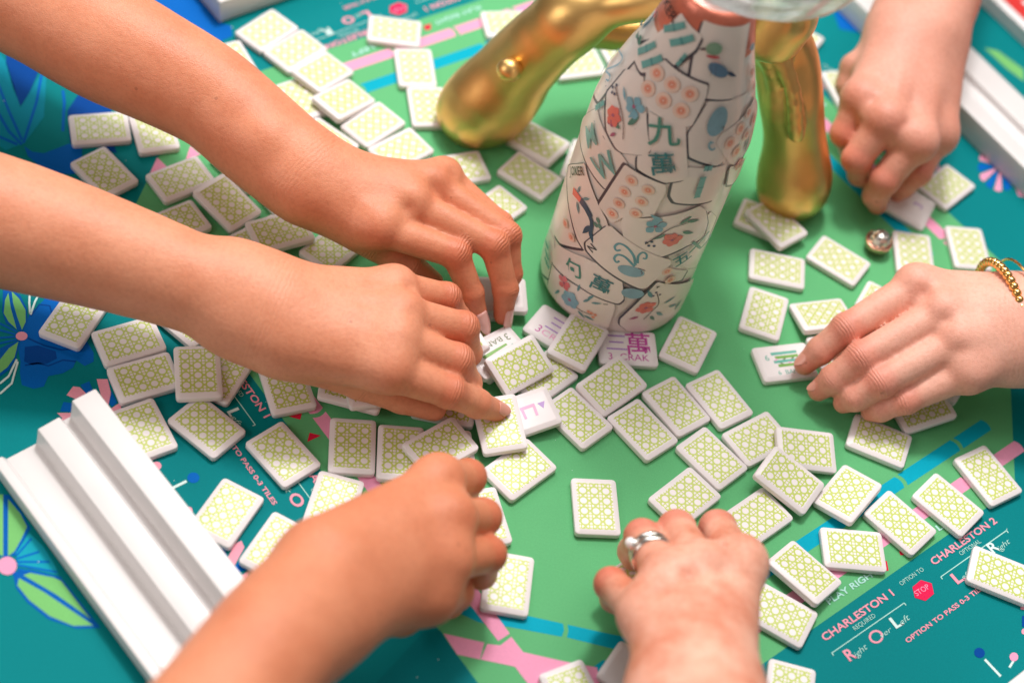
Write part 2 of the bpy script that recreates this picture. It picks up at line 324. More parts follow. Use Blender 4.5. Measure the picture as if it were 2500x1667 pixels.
# ------------------------------------------------------------------ measured layout (millimetres on the table)
TILES = [('a1', -296.4, 109.97, 0, 26.2, 0, 0), ('a2', -263.4, 120.11, 0, 121.2, 0, 0), ('a3', -280.3, 74.09, 0, -34.9, 0, 0), ('a4', -233.2, 85.23, 0, 47.8, 0, 0),
 ('a5', -199.27, 74.06, 2.79, -31.3, -0.126, 0.076), ('a6', -224.1, 47.57, 0, 48.3, 0, 0), ('a8', -198.92, 109.77, 0, 146.7, 0, 0),
 ('a7', -163.32, 89.88, 0, -220.4, 0, 0), ('a9', -159.7, 59.27, 5.43, 38, 0, 0), ('d62', -125, 62.01, 0, 64.3, 0, 0), ('d63', -170.1, 52.95, 0, 52.5, 0, 0),
 ('b1', -222.37, 239.22, 0, 62.4, 0, 0), ('b2', -197.8, 226.41, 0, 60.3, 0, 0), ('b3', -173.99, 209.19, 3.56, 64.2, -0.112, -0.114),
 ('b4', -153.39, 188.48, 3.57, 61, -0.115, -0.117), ('b5', -128.73, 176.12, 0, 59.4, 0, 0), ('b6', -104.94, 159.52, 0, 53.2, 0, 0), ('b7', -137.8, 271.93, 0, 10.5, 0, 0),
 ('b8', -114.74, 240.61, 0, -70.1, 0, 0), ('b9', -96.71, 206.23, 0, -69.7, 0, 0), ('b10', -63.76, 156.23, 0, 32.4, 0, 0), ('b11', -33.13, 128.62, 0, 59.2, 0, 0),
 ('b12', -17.03, 197.35, 2.78, -25.3, 0.123, -0.009), ('b13', -16.6, 167.07, 0, -23.8, 0, 0), ('c2', 192.49, 335.71, 0, 117.9, 0, 0),
 ('c3', 271.8, 260.44, 0, 56.1, 0, 0), ('c6', 152.95, 177.58, 5.43, -41.1, 0, 0), ('c5', 146.02, 181.73, 0, -10.4, 0, 0), ('c7', 158.87, 141.41, 0, 4, 0, 0),
 ('c8', 199.49, 163.06, 0, -23.3, 0, 0), ('c9', 250.9, 187.32, 0, -81.8, 0, 0), ('c10', 289.19, 206.06, 0, -76.7, 0, 0), ('c11', 154.33, 100.12, 0, -95.1, 0, 0),
 ('c12', 192.54, 108.83, 2.89, 25.8, 0.097, -0.172), ('c15', 171.71, 64.32, 0, 25.8, 0, 0), ('c16', 236.26, 22.15, 0, -10, 0, 0),
 ('c17', 261.51, 54.8, 3.01, 34, 0.047, 0.12), ('c18', 271, 85.71, 0, -21.4, 0, 0), ('d1', -16.61, 54.16, 5.43, 15.3, 0, 0), ('d2', 26.39, 41.4, 0, -21.5, 0, 0),
 ('d3', -7.44, 9.27, 5.43, -311.2, 0, 0), ('d4', 39.83, 33.53, 5.43, -105.2, 0, 0), ('d5', 7.35, 1.62, 9.97, 49.8, -0.251, 0.22),
 ('d6', -32.11, 1.9, 9.43, -316.5, 0.361, 0.343), ('d8', 5.57, -42.95, 6.82, -66.3, 0.099, 0.097), ('d9', 19.07, -28.62, 3.73, 34.5, 0.094, 0.137),
 ('d10', 23.96, 3.46, 0, -304.5, 0, 0), ('d11', 49.78, -19.62, 0, -35.5, 0, 0), ('d12', 66.06, 9.1, 3.01, 53, -0.033, 0.13), ('d13', 71.21, 42.89, 0, 14.1, 0, 0),
 ('d14', 108.72, 58.54, 0, -103.1, 0, 0), ('d15', 107.85, 8.06, 0, -43.1, 0, 0), ('d16', 133.65, 22.09, 0, -45.4, 0, 0), ('d17', 90.12, -15.59, 0, -38.9, 0, 0),
 ('d18', 134.44, -23.21, 0, -36.6, 0, 0), ('d19', 160.7, -0.25, 0, 45.8, 0, 0), ('d20', 189.81, -1.49, 3.93, 13, -0.13, 0.127),
 ('d21', 180.96, -28.86, 6.88, -23, -0.134, 0.141), ('d22', 122.18, -56.4, 0, 54.8, 0, 0), ('d23', 166.14, -57.12, 0, 50.7, 0, 0),
 ('d24', 219.23, -25.49, 2.74, 62.4, 0.18, -0.094), ('d25', 252.57, -34.19, 0, -33.8, 0, 0), ('d26', 281.67, -12.09, 0, -32.7, 0, 0),
 ('d27', 306.25, 17.35, 0, -48.3, 0, 0), ('d28', 225.37, -61.75, 0, 11.2, 0, 0), ('d29', 197.01, -87.89, 2.76, -34.1, -0.046, -0.144),
 ('d30', 186.29, -117.23, 0, -17.7, 0, 0), ('d31', 196.34, -165.39, 0, -90.3, 0, 0), ('d32', 314.97, -52.67, 0, -9.2, 0, 0), ('d33', 71.46, -78.32, 0, -75.8, 0, 0),
 ('d34', 31.62, -142.44, 0, -84.6, 0, 0), ('d35', 8.71, -105.46, 0, -62.4, 0, 0), ('d36', 23.17, -66.36, 0, 55, 0, 0), ('d37', -24.91, -68.61, 5.43, 49.8, 0, 0),
 ('d38', -46.6, -76.54, 0, -77.6, 0, 0), ('d39', -74.53, -80.32, 0, -76.7, 0, 0), ('d40', -122.62, -50.8, 0, -58.7, 0, 0), ('d42', -70.51, -42.12, 10.86, 25.8, 0, 0),
 ('d44', -74.79, -120.9, 0, -90.4, 0, 0), ('d45', -129.85, -144.2, 0, -104.1, 0, 0), ('d46', -96.97, -157.12, 0, 75.3, 0, 0), ('d47', -111.09, -97.65, 0, -36.4, 0, 0),
 ('d48', -158.18, -92.39, 0, -27, 0, 0), ('d49', -191.23, -105.72, 0, -48.2, 0, 0), ('d50', -173.64, -61.11, 5.43, -69, 0, 0), ('d51', -202.82, -70.68, 0, 37.7, 0, 0),
 ('d52', -220.32, -48.38, 0, 38.7, 0, 0), ('d53', -256.26, -42.65, 0, -97.7, 0, 0), ('d54', -161.48, -53.8, 0, -100.1, 0, 0), ('d55', -193.76, -21.46, 0, 151.8, 0, 0),
 ('d58', 80.98, -199.48, 0, -52.9, 0, 0), ('d67', -84.02, -43.51, 5.43, -0.5, 0, 0), ('d41', -84.38, -38.1, 0, -5.9, 0, 0), ('d43', -29.29, -33.97, 0, -355.7, 0, 0),
 ('d65', -16.82, -70.76, 0, -70.7, 0, 0), ('d59', 112.09, -178.44, 0, -21.3, 0, 0), ('d61', 148.79, -96.6, 0, 9.3, 0, 0), ('b14', 17.78, 192.64, 0, 85.9, 0, 0),
 ('b15', -5.03, 287.39, 0, -329.6, 0, 0), ('b15b', 28.27, 313.73, 0, 32.3, 0, 0), ('b16', -61.07, 310.34, 0, 23.2, 0, 0), ('b17', -235.15, 199.7, 0, -49.4, 0, 0),
 ('b18', -210.04, 170.63, 0, -48.9, 0, 0), ('b19', -181.7, 181.45, 0, -44.5, 0, 0), ('b20', -154.82, 149.93, 0, -25.6, 0, 0), ('c1', 149.65, 379.66, 0, -21.5, 0, 0),
 ('c13', 206.09, 86.2, 0, 29.3, 0, 0), ('c14', 235.08, 133.85, 0, -18.1, 0, 0), ('d7', -15.57, 11.04, 0, -31.6, 0, 0), ('d1b', -32.16, 46.74, 0, 20.2, 0, 0),
 ('held6', 242, 231.2, 3, -15, -0.12, 0.22), ('held4', 100.3, -128.4, 20, 58, 0.35, -0.5)]
LABELS = {'a1': ('face down tile lying level under the upper arm near the left edge', False),
 'a2': ('face down tile half hidden under the upper arm right of the level one', False),
 'a3': ('face down tile turned on its corner between the two left arms, leftmost', False),
 'a4': ('face down tile between the two left arms, beside the pink petal print', False),
 'a5': ('face down tile propped on its neighbours between the two left arms', False),
 'a6': ('face down tile cut by the lower left arm beneath the propped tile', False),
 'a7': ('face down shaded tile under the upper wrist beside the propped tile', False),
 'a8': ('face down tile mostly hidden under the upper wrist, nearest the arm shadow', False),
 'a9': ('face down tile between wrists of both left arms, overlapping a shaded one', False),
 'b1': ('face down uppermost tile of the diagonal row at the top left', False),
 'b10': ('face down tile touching the knuckles of the upper tanned hand', False),
 'b11': ('face down tile turned on its corner right of the upper tanned fingers', False),
 'b12': ('face down shaded tile below the left gold foot', False),
 'b13': ('face down tile overlapping the shaded one left of the bottle', False),
 'b14': ('face down tile sliver half behind the left side of the bottle', False),
 'b15': ('face down tile beyond the bottle shoulder under the gold arch', False),
 'b15b': ('face down tile behind the bottle shoulder, right of the one under the gold arch', False),
 'b16': ('face down tile half hidden behind the left gold leg at the top', False),
 'b17': ('face down tile beside the diagonal row, partly under the upper arm', False),
 'b18': ('face down small tile corner peeping over the upper arm', False),
 'b19': ('face down tile under the edge of the diagonal row over the upper arm', False),
 'b2': ('face down second tile of the diagonal row at the top left', False),
 'b20': ('face down tile tucked under the fourth tile of the diagonal row', False),
 'b3': ('face down third tile of the diagonal row at the top left', False),
 'b4': ('face down fourth tile of the diagonal row, stepped to the right', False),
 'b5': ('face down fifth tile of the diagonal row above the tanned hand', False),
 'b6': ('face down last tile of the diagonal row, nearest the tanned hand', False),
 'b7': ('face down tile lying across the pink band at the top, near the red mark', False),
 'b8': ('face down upright tile below the one lying across the top pink band', False),
 'b9': ('face down upright tile touching the left gold foot', False),
 'c1': ('face down tile corner showing right of the right gold leg at the top', False),
 'c10': ('face down tile beside the pink band right of the crystal ball', False),
 'c11': ('face down upright tile right of the bottle base, left of the fair index finger', False),
 'c12': ('face down tile resting on another above the fair index finger', False),
 'c13': ('face down tile under another at the fair index knuckle', False),
 'c14': ('face down tile corner showing over the fair index finger', False),
 'c15': ('face up bamboo tile under the fair index fingertip', True),
 'c16': ('face down tile just below the fair hand', False),
 'c17': ('face down shaded tile under the little finger of the fair hand', False),
 'c18': ('face down tile corner under the heel of the fair hand', False),
 'c2': ('face down tile between the right gold leg and the pale hand', False),
 'c3': ('face down tile on the teal border right of the pale hand', False),
 'c5': ('face down tile lying under another in front of the right gold foot', False),
 'c6': ('face down tile on top of another in front of the right gold foot', False),
 'c7': ('face down tile in front of the right gold foot, lying nearly level', False),
 'c8': ('face down slanted tile between the level tile and the crystal ball', False),
 'c9': ('face down tile touching the crystal ball', False),
 'd1': ('blank white tile behind the pink painted fingertips', True),
 'd10': ('face down tile buried in the pile between the propped tile and the purple triangle tile', False),
 'd11': ('face down tile just right of the purple triangle tile', False),
 'd12': ('tile overlapping the face up crak tile, in the centre of the pile', False),
 'd13': ('face up crak tile with magenta character at the bottle base', True),
 'd14': ('single tile right of the face up magenta crak tile', False),
 'd15': ('face down tile in the middle of the row stepping right from the pile', False),
 'd16': ('face down upper right tile of the row stepping right from the pile', False),
 'd17': ('face down lower left tile of the row stepping right from the pile', False),
 'd18': ('face down tile joining the stepped row to the one above the ringed hand', False),
 'd19': ('face down tile half under two others right of the stepped row', False),
 'd1b': ('face down tile seen between the two crossing tanned hands', False),
 'd2': ('face up three crak tile with purple strokes left of the bottle base', True),
 'd20': ('face down tile under the corner of the propped tile below the fair hand', False),
 'd21': ('face down tile propped across three others right of the ringed hand', False),
 'd22': ('face down tile touching the middle knuckle of the ringed hand', False),
 'd23': ('face down tile touching the index knuckle of the ringed hand', False),
 'd24': ('face down tile beside the blue band right of the propped tile', False),
 'd25': ('face down tile across the pink band above the stop sign', False),
 'd26': ('face down tile across the pink band at the word Charleston 2', False),
 'd27': ('face down tile across the pink band at the right edge', False),
 'd28': ('face down level tile above the words play right', False),
 'd29': ('face down tile overlapping another beside the words play right', False),
 'd3': ('face up three bam tile at the pink painted fingertips', True),
 'd30': ('face down tile partly under the ringed hand at the words play right', False),
 'd31': ('face down tile cut by the bottom edge right of the ringed hand', False),
 'd32': ('face down tile cut by the right edge on the teal border', False),
 'd33': ('face down single upright tile alone on open green above the ringed hand', False),
 'd34': ('face down upright tile under the fingers of the blurred fist, lowest', False),
 'd35': ('face down tile under the middle finger of the blurred fist', False),
 'd36': ('face down tile right of the blurred fist, touching the pressed tile', False),
 'd37': ('face down tile propped on two others above the blurred fist', False),
 'd38': ('face down upright tile partly under the propped tile above the blurred fist', False),
 'd39': ('face down upright tile left of the one partly under the propped tile', False),
 'd4': ('tile propped on the two face up crak tiles at the bottle base', False),
 'd40': ('face down tile under the heel of the lower tanned hand by the word Charleston', False),
 'd41': ('white tile edge under the lower tanned hand', False),
 'd42': ('face down tile on top of another under the lower tanned thumb', False),
 'd43': ('white tile edge under the pointing index finger', False),
 'd44': ('face down tile at the wrist side of the blurred fist by the ring letter', False),
 'd45': ('face down tile touching the lower left rack by the words pass tiles', False),
 'd46': ('face down tile between the lower left rack and the blurred arm', False),
 'd47': ('face down tile between the words pass tiles and the red triangle', False),
 'd48': ('face down tile below the overlapping upright tile near the lower left rack', False),
 'd49': ('face down tile partly behind the top end of the lower left rack', False),
 'd5': ('tile overlapping the face up bam tile', False),
 'd50': ('face down upright tile lying over two others near the lower left rack', False),
 'd51': ('face down lower of two tiles side by side left of the upright one', False),
 'd52': ('face down upper of two tiles side by side under the lower tanned arm', False),
 'd53': ('face down tile on the blue flower print at the left', False),
 'd54': ('face down tile under the right edge of the overlapping upright tile', False),
 'd55': ('face down tile under the lower tanned arm, above the upright one', False),
 'd58': ('face down tile cut by the bottom edge on the pink band', False),
 'd59': ('white tile edge beside the ringed hand at the bottom', True),
 'd6': ('face down tile under the curled ring finger of the lower tanned hand', False),
 'd61': ('face down small tile corner at the right side of the ringed hand', False),
 'd62': ('face down shaded tile sliver at the crossing of the two left wrists', False),
 'd63': ('face down tile sliver peeping above the lower left arm under other tiles', False),
 'd65': ('face down tile corner right under the propped tile above the blurred fist', False),
 'd67': ('face down tile corner under the one at the lower tanned thumb', False),
 'd7': ('white tile edge under the pile right of the tanned knuckles', False),
 'd8': ('face down tile pressed by the pointing index finger', False),
 'd9': ('face up white tile with pink frame sign and purple triangle', True),
 'held4': ('face down tile gripped under the ring finger of the ringed hand', False),
 'held6': ('tile gripped by the pale hand at the top right', True)}
POLYS = [('green_field', 'mgreen', 1, [(-254, 49.7), (-254, 163.8), (8.5, 430), (60.2, 430), (317.2, 202.7), (325.3, 16.6), (128.5, -208.3), (38.8, -213)]),
 ('pink_band', 'mpink', 2,
  [(194.2, -109.7), (193.2, -107.4), (191.8, -105.6), (189.8, -104.4), (187.4, -103.8), (155.1, -140.6), (157.5, -141.3), (159.5, -142.5), (160.9, -144.2),
   (161.9, -146.6)]),
 ('pink_band', 'mpink', 2,
  [(228.4, -70.6), (227.5, -68.2), (226, -66.5), (224.1, -65.3), (221.6, -64.6), (189.4, -101.5), (191.8, -102.1), (193.7, -103.3), (195.2, -105.1), (196.1, -107.4)]),
 ('pink_band', 'mpink', 2,
  [(262.7, -31.4), (261.7, -29.1), (260.3, -27.3), (258.3, -26.1), (255.9, -25.5), (223.6, -62.4), (226, -63), (228, -64.2), (229.4, -66), (230.4, -68.3)]),
 ('pink_band', 'mpink', 2,
  [(296.9, 7.7), (296, 10), (294.5, 11.8), (292.6, 13), (290.1, 13.6), (257.9, -23.3), (260.3, -23.9), (262.2, -25.1), (263.7, -26.9), (264.6, -29.2)]),
 ('pink_band', 'mpink', 2,
  [(331.2, 46.8), (330.2, 49.1), (328.8, 50.9), (326.8, 52.1), (324.4, 52.7), (292.1, 15.9), (294.6, 15.2), (296.5, 14), (297.9, 12.3), (298.9, 9.9)]),
 ('blue_band', 'mblue', 2,
  [(186.7, -83.3), (185.8, -80.9), (184.3, -79.2), (182.4, -78), (180, -77.3), (147.7, -114.2), (150.1, -114.8), (152.1, -116), (153.5, -117.8), (154.5, -120.1)]),
 ('blue_band', 'mblue', 2,
  [(221, -44.1), (220, -41.8), (218.6, -40), (216.6, -38.8), (214.2, -38.2), (181.9, -75.1), (184.4, -75.7), (186.3, -76.9), (187.8, -78.7), (188.7, -81)]),
 ('blue_band', 'mblue', 2,
  [(255.2, -5), (254.3, -2.7), (252.8, -0.9), (250.9, 0.3), (248.5, 0.9), (216.2, -35.9), (218.6, -36.6), (220.6, -37.8), (222, -39.5), (223, -41.9)]),
 ('blue_band', 'mblue', 2,
  [(289.5, 34.1), (288.5, 36.5), (287.1, 38.2), (285.2, 39.4), (282.7, 40.1), (250.4, 3.2), (252.9, 2.5), (254.8, 1.3), (256.3, -0.4), (257.2, -2.7)]),
 ('blue_band', 'mblue', 2,
  [(309.2, 56.7), (308.3, 59), (306.9, 60.8), (304.9, 62), (302.5, 62.6), (284.7, 42.3), (287.1, 41.7), (289.1, 40.5), (290.5, 38.7), (291.5, 36.4)]),
 ('pink_band', 'mpink', 2,
  [(-138.2, 257.1), (-135.8, 256.3), (-133.9, 255), (-132.6, 253.1), (-131.7, 250.7), (-166.1, 215.8), (-167, 218.2), (-168.3, 220.1), (-170.2, 221.4), (-172.6, 222.2)]),
 ('pink_band', 'mpink', 2,
  [(-101.6, 294.1), (-99.2, 293.3), (-97.4, 292), (-96, 290.1), (-95.2, 287.8), (-129.6, 252.9), (-130.4, 255.2), (-131.8, 257.1), (-133.7, 258.4), (-136, 259.2)]),
 ('pink_band', 'mpink', 2,
  [(-65.1, 331.1), (-62.7, 330.3), (-60.9, 329), (-59.5, 327.2), (-58.7, 324.8), (-93.1, 289.9), (-93.9, 292.3), (-95.3, 294.1), (-97.1, 295.4), (-99.5, 296.2)]),
 ('pink_band', 'mpink', 2,
  [(-28.6, 368.1), (-26.2, 367.3), (-24.4, 366), (-23, 364.2), (-22.2, 361.8), (-56.6, 326.9), (-57.4, 329.3), (-58.8, 331.1), (-60.6, 332.5), (-63, 333.2)]),
 ('pink_band', 'mpink', 2,
  [(7.9, 405.2), (10.3, 404.4), (12.2, 403.1), (13.5, 401.2), (14.3, 398.8), (-20.1, 363.9), (-20.9, 366.3), (-22.3, 368.2), (-24.1, 369.5), (-26.5, 370.3)]),
 ('pink_band', 'mpink', 2,
  [(13.5, 410.8), (15.9, 410.1), (17.8, 408.8), (19.1, 406.9), (19.9, 404.5), (16.4, 401), (15.6, 403.3), (14.3, 405.2), (12.4, 406.5), (10, 407.3)]),
 ('blue_band', 'mblue', 2,
  [(-113.3, 249.4), (-111, 248.7), (-109.1, 247.4), (-107.8, 245.5), (-106.9, 243.1), (-141.3, 208.2), (-142.2, 210.6), (-143.5, 212.5), (-145.4, 213.8),
   (-147.8, 214.6)]),
 ('blue_band', 'mblue', 2,
  [(-76.8, 286.5), (-74.4, 285.7), (-72.6, 284.4), (-71.2, 282.5), (-70.4, 280.2), (-104.8, 245.3), (-105.6, 247.6), (-107, 249.5), (-108.9, 250.8), (-111.2, 251.6)]),
 ('blue_band', 'mblue', 2,
  [(-40.3, 323.5), (-37.9, 322.7), (-36.1, 321.4), (-34.7, 319.6), (-33.9, 317.2), (-68.3, 282.3), (-69.1, 284.7), (-70.5, 286.5), (-72.3, 287.8), (-74.7, 288.6)]),
 ('blue_band', 'mblue', 2,
  [(-3.8, 360.5), (-1.4, 359.7), (0.4, 358.4), (1.8, 356.6), (2.6, 354.2), (-31.8, 319.3), (-32.6, 321.7), (-34, 323.5), (-35.8, 324.9), (-38.2, 325.6)]),
 ('blue_band', 'mblue', 2,
  [(15.8, 380.5), (18.2, 379.7), (20.1, 378.4), (21.4, 376.5), (22.3, 374.1), (4.7, 356.3), (3.9, 358.7), (2.6, 360.6), (0.7, 361.9), (-1.7, 362.7)]),
 ('pink_band', 'mpink', 2,
  [(198.1, 287.3), (197.4, 284.9), (196.2, 283), (194.5, 281.5), (192.1, 280.6), (155.4, 313), (157.8, 314), (159.5, 315.4), (160.7, 317.4), (161.4, 319.8)]),
 ('pink_band', 'mpink', 2,
  [(237, 252.9), (236.4, 250.4), (235.2, 248.5), (233.4, 247.1), (231.1, 246.1), (194.4, 278.6), (196.7, 279.5), (198.5, 281), (199.7, 282.9), (200.3, 285.3)]),
 ('pink_band', 'mpink', 2,
  [(276, 218.4), (275.3, 216), (274.1, 214), (272.3, 212.6), (270, 211.7), (233.3, 244.1), (235.6, 245.1), (237.4, 246.5), (238.6, 248.4), (239.3, 250.9)]),
 ('pink_band', 'mpink', 2,
  [(314.9, 183.9), (314.3, 181.5), (313.1, 179.6), (311.3, 178.1), (309, 177.2), (272.3, 209.7), (274.6, 210.6), (276.4, 212.1), (277.6, 214), (278.2, 216.4)]),
 ('pink_band', 'mpink', 2,
  [(318.7, 180.6), (318, 178.2), (316.8, 176.3), (315, 174.8), (312.7, 173.9), (311.2, 175.2), (313.5, 176.2), (315.3, 177.6), (316.5, 179.5), (317.2, 182)]),
 ('blue_band', 'mblue', 2,
  [(182.8, 270.1), (182.2, 267.7), (181, 265.7), (179.2, 264.3), (176.9, 263.3), (140.2, 295.8), (142.5, 296.8), (144.3, 298.2), (145.5, 300.1), (146.1, 302.6)]),
 ('blue_band', 'mblue', 2,
  [(221.8, 235.6), (221.1, 233.2), (219.9, 231.3), (218.2, 229.8), (215.8, 228.9), (179.1, 261.4), (181.5, 262.3), (183.2, 263.7), (184.4, 265.7), (185.1, 268.1)]),
 ('blue_band', 'mblue', 2,
  [(260.7, 201.2), (260.1, 198.7), (258.9, 196.8), (257.1, 195.4), (254.8, 194.4), (218.1, 226.9), (220.4, 227.8), (222.2, 229.3), (223.4, 231.2), (224, 233.6)]),
 ('blue_band', 'mblue', 2,
  [(266, 196.5), (265.3, 194.1), (264.1, 192.2), (262.3, 190.7), (260, 189.8), (257, 192.4), (259.4, 193.4), (261.1, 194.8), (262.3, 196.8), (263, 199.2)]),
 ('pink_band', 'mpink', 2,
  [(-104.6, -63.5), (-102.3, -62.5), (-100.5, -61.1), (-99.3, -59.2), (-98.6, -56.8), (-143.3, -16.7), (-144, -19.1), (-145.2, -21), (-147, -22.5), (-149.3, -23.4)]),
 ('pink_band', 'mpink', 2,
  [(-57.8, -105.5), (-55.4, -104.6), (-53.6, -103.2), (-52.4, -101.3), (-51.7, -98.8), (-96.4, -58.8), (-97.1, -61.2), (-98.3, -63.1), (-100.1, -64.5), (-102.4, -65.5)]),
 ('pink_band', 'mpink', 2,
  [(-30.2, -130.2), (-27.9, -129.3), (-26.1, -127.9), (-24.9, -126), (-24.2, -123.5), (-49.5, -100.8), (-50.2, -103.3), (-51.4, -105.2), (-53.2, -106.6),
   (-55.5, -107.5)]),
 ('pink_band', 'mpink', 3, [(11.5, -144.2), (39.3, -170.4), (34, -176.6), (10.9, -156.3)]),
 ('pink_band', 'mpink', 3, [(3.9, -180.5), (26.8, -179.6), (26.6, -190.1), (14, -190.7)]),
 ('pink_band', 'mpink', 3,
  [(28.5, -180), (35.7, -178.8), (40.5, -172), (48.6, -179.2), (71.9, -178.4), (89.9, -176.9), (96.2, -194.8), (62.9, -204.2), (46, -189), (27, -190)]),
 ('blue_band', 'mblue', 2, [(7.1, -165.5), (11.9, -160.8), (47, -156.9), (66.8, -156), (68.2, -159.8), (67.6, -164.1), (38.9, -166.4), (21, -168.4)]),
 ('blue_band', 'mblue', 2, [(69.5, -155.9), (92.8, -154.9), (109.4, -153.8), (110.8, -162.7), (94.2, -163.3), (70.5, -163.7), (70.6, -159.5)]),
 ('blue_band', 'mblue', 2, [(87.5, -177.6), (92.3, -171.7), (120.2, -170.1), (121.1, -176), (88.6, -179.1)]),
 ('teal_corner', 'mteal2', 2, [(-7.1, -183), (2, -179.3), (30.2, -206.8), (33.3, -221.1), (-33.7, -239.9)]),
 ('pink_petal', 'mpink', 2, [(-254.7, 101.4), (-241.2, 92.3), (-254.5, 86.7)]), ('pink_petal', 'mpink', 2, [(-238.1, 118.5), (-229.4, 113.2), (-237, 106.2)]),
 ('green_wedge', 'mgreen', 2, [(-253.7, 77.5), (-238.3, 63.7), (-236, 51.4), (-244.5, 51), (-253.9, 57.4)]),
 ('red_mark', 'mred', 3, [(-116.1, -68.9), (-109.2, -64.5), (-108.9, -69)]), ('red_mark', 'mred', 3, [(-101.2, -76.2), (-94.4, -76.2), (-100.7, -82.9)]),
 ('red_mark', 'mred', 3, [(254.2, -52.2), (258, -47.9), (262.7, -51.2), (255.2, -54.4)]),
 ('red_mark', 'mred', 3, [(243.6, -62.6), (247.2, -60.7), (248.6, -67), (244.4, -69.5)]),
 ('red_mark', 'mred', 3, [(-119.9, 289.5), (-115.5, 293.8), (-114, 287.7), (-117.8, 285.4)]),
 ('blue_flower', 'mroyal', 2,
  [(-283, -45.4), (-279.1, -32.3), (-280.3, -24.4), (-271, -22.4), (-262.2, -33.6), (-249.5, -48.1), (-237.8, -60.2), (-235.5, -66.2), (-239.2, -70.8), (-245.4, -68.4),
   (-245.1, -73.9), (-249.1, -79.6), (-256.2, -84.1), (-255.9, -91.7), (-260.7, -95), (-267.9, -94.6), (-272.1, -87.2), (-274.9, -79.2), (-279.2, -71.7),
   (-281.3, -61)]),
 ('flower_dark', 'mroyal2', 3, [(-276.5, -68.5), (-269.8, -65.1), (-258.8, -66), (-256.1, -70.7), (-260.2, -76), (-267.7, -79.6), (-272.9, -78.6)]),  # darker blue print inside the flower
 ('flower_vein', 'mroyal2', 3,
  [(-281.3, -46.3), (-279.9, -36.6), (-274.4, -35.8), (-270.2, -42.2), (-269.1, -52.1), (-268.2, -52.2), (-269.4, -42), (-274.1, -34.9), (-280.6, -35.8),
   (-282.2, -45.9)]),
 ('flower_vein', 'mroyal2', 3,
  [(-271.3, -81.4), (-264.9, -77.6), (-258.6, -77.7), (-252.3, -71.2), (-244.9, -69.9), (-245.2, -68.8), (-252.8, -70.2), (-259.1, -76.8), (-265.3, -76.6),
   (-271.8, -80.4)]),
 ('flower_vein', 'mroyal2', 3, [(-277.3, -62.6), (-266.6, -64.7), (-255.8, -64.6), (-245, -59.9), (-245.5, -58.7), (-256.2, -63.3), (-266.7, -63.5), (-277.3, -61.3)]),
 ('flower_leaf', 'mleafline', 3,
  [(-304.4, -32.6), (-300.5, -30), (-293.2, -33.5), (-285.8, -41.7), (-281.8, -50.8), (-282.1, -59), (-286.1, -58), (-293.2, -55.8), (-298.5, -48.3)]),
 ('flower_leaf', 'mleaf', 4, [(-300.6, -33.7), (-294.6, -44.6), (-285.7, -57.9), (-292.1, -54.2), (-297.3, -49), (-300.3, -39.5)]),
 ('flower_leaf', 'mleaf', 4, [(-299.2, -32), (-293.1, -35.9), (-286.2, -43), (-282.9, -51.2), (-282.7, -57.4), (-289.3, -48.7), (-295.1, -40.1)]),
 ('flower_leaf', 'mleafline', 3, [(-280.9, -64.3), (-278, -78), (-278.8, -87.1), (-283.7, -96.4), (-292.9, -78.4), (-285.9, -69.4)]),
 ('flower_leaf', 'mleaf', 4, [(-281.4, -66.2), (-279.2, -77.3), (-280.3, -85.4), (-284.1, -93.3), (-286.6, -83), (-284.7, -72.4)]),
 ('flower_vein', 'mroyal', 3, [(-298.4, -57.1), (-284.4, -60.5), (-284.5, -59), (-298.4, -55.6)]),
 ('flower_vein', 'mroyal', 3, [(-296.2, -62.2), (-284.5, -62.3), (-284.8, -60.8), (-296.4, -60.7)]),
 ('flower_vein', 'mroyal', 3, [(-293.5, -68.1), (-283.7, -63.7), (-284.4, -62.4), (-294.2, -66.8)]),
 ('flower_vein', 'mroyal', 3, [(-291.8, -72.1), (-282.4, -65.6), (-283.2, -64.3), (-292.6, -70.8)]),
 ('flower_center', 'mrose', 5,
  [(-278, -60.7), (-277.8, -61.7), (-277.9, -62.7), (-278.3, -63.6), (-279, -64.3), (-280, -64.8), (-281, -64.9), (-282, -64.8), (-283, -64.4), (-283.8, -63.7),
   (-284.3, -62.8), (-284.5, -61.8), (-284.4, -60.8), (-284, -59.9), (-283.3, -59.2), (-282.4, -58.7), (-281.3, -58.5), (-280.3, -58.7), (-279.3, -59.1),
   (-278.5, -59.8)]),
 ('stem', 'mwhite', 4, [(-290.2, -27.7), (-286.8, -37.3), (-283.5, -44.5), (-282.5, -44), (-285.7, -36.9), (-289, -27.4)]),
 ('stem', 'mwhite', 4, [(-284, -25.8), (-284.1, -34.8), (-283, -45.1), (-281.7, -45.2), (-282.9, -35.1), (-282.7, -26.2)]),
 ('stem', 'mwhite', 4, [(-279.3, -97.8), (-276.6, -91.3), (-276.8, -78.5), (-278, -78.2), (-277.8, -90.8), (-280.4, -97)]),
 ('stem', 'mwhite', 4, [(-276.6, -104.5), (-273.1, -95.5), (-275.7, -79.7), (-276.9, -79.6), (-274.3, -95.2), (-277.7, -103.7)]),
 ('fan_petal', 'mrose', 3, [(-241.6, -93.6), (-240.3, -86.7), (-236.6, -86), (-231.4, -89.2), (-233.7, -94.9)]),
 ('fan_petal', 'mrose', 3, [(-229.5, -77.6), (-223.6, -75.7), (-218, -84.9), (-216.8, -93.2), (-223.2, -87.7)]),
 ('fan_petal', 'mrose', 3, [(-242.2, -106.8), (-233.7, -104), (-231.3, -110.2), (-238.1, -114), (-238.2, -109.2)]),
 ('fan_petal', 'mrose', 3, [(-214.5, -94.6), (-211.2, -89.2), (-207.9, -94.7), (-210.4, -98.7)]),
 ('fan_petal', 'mroyal', 3, [(-236.7, -84.4), (-232.9, -80.4), (-227.8, -87), (-231.2, -89.7)]),
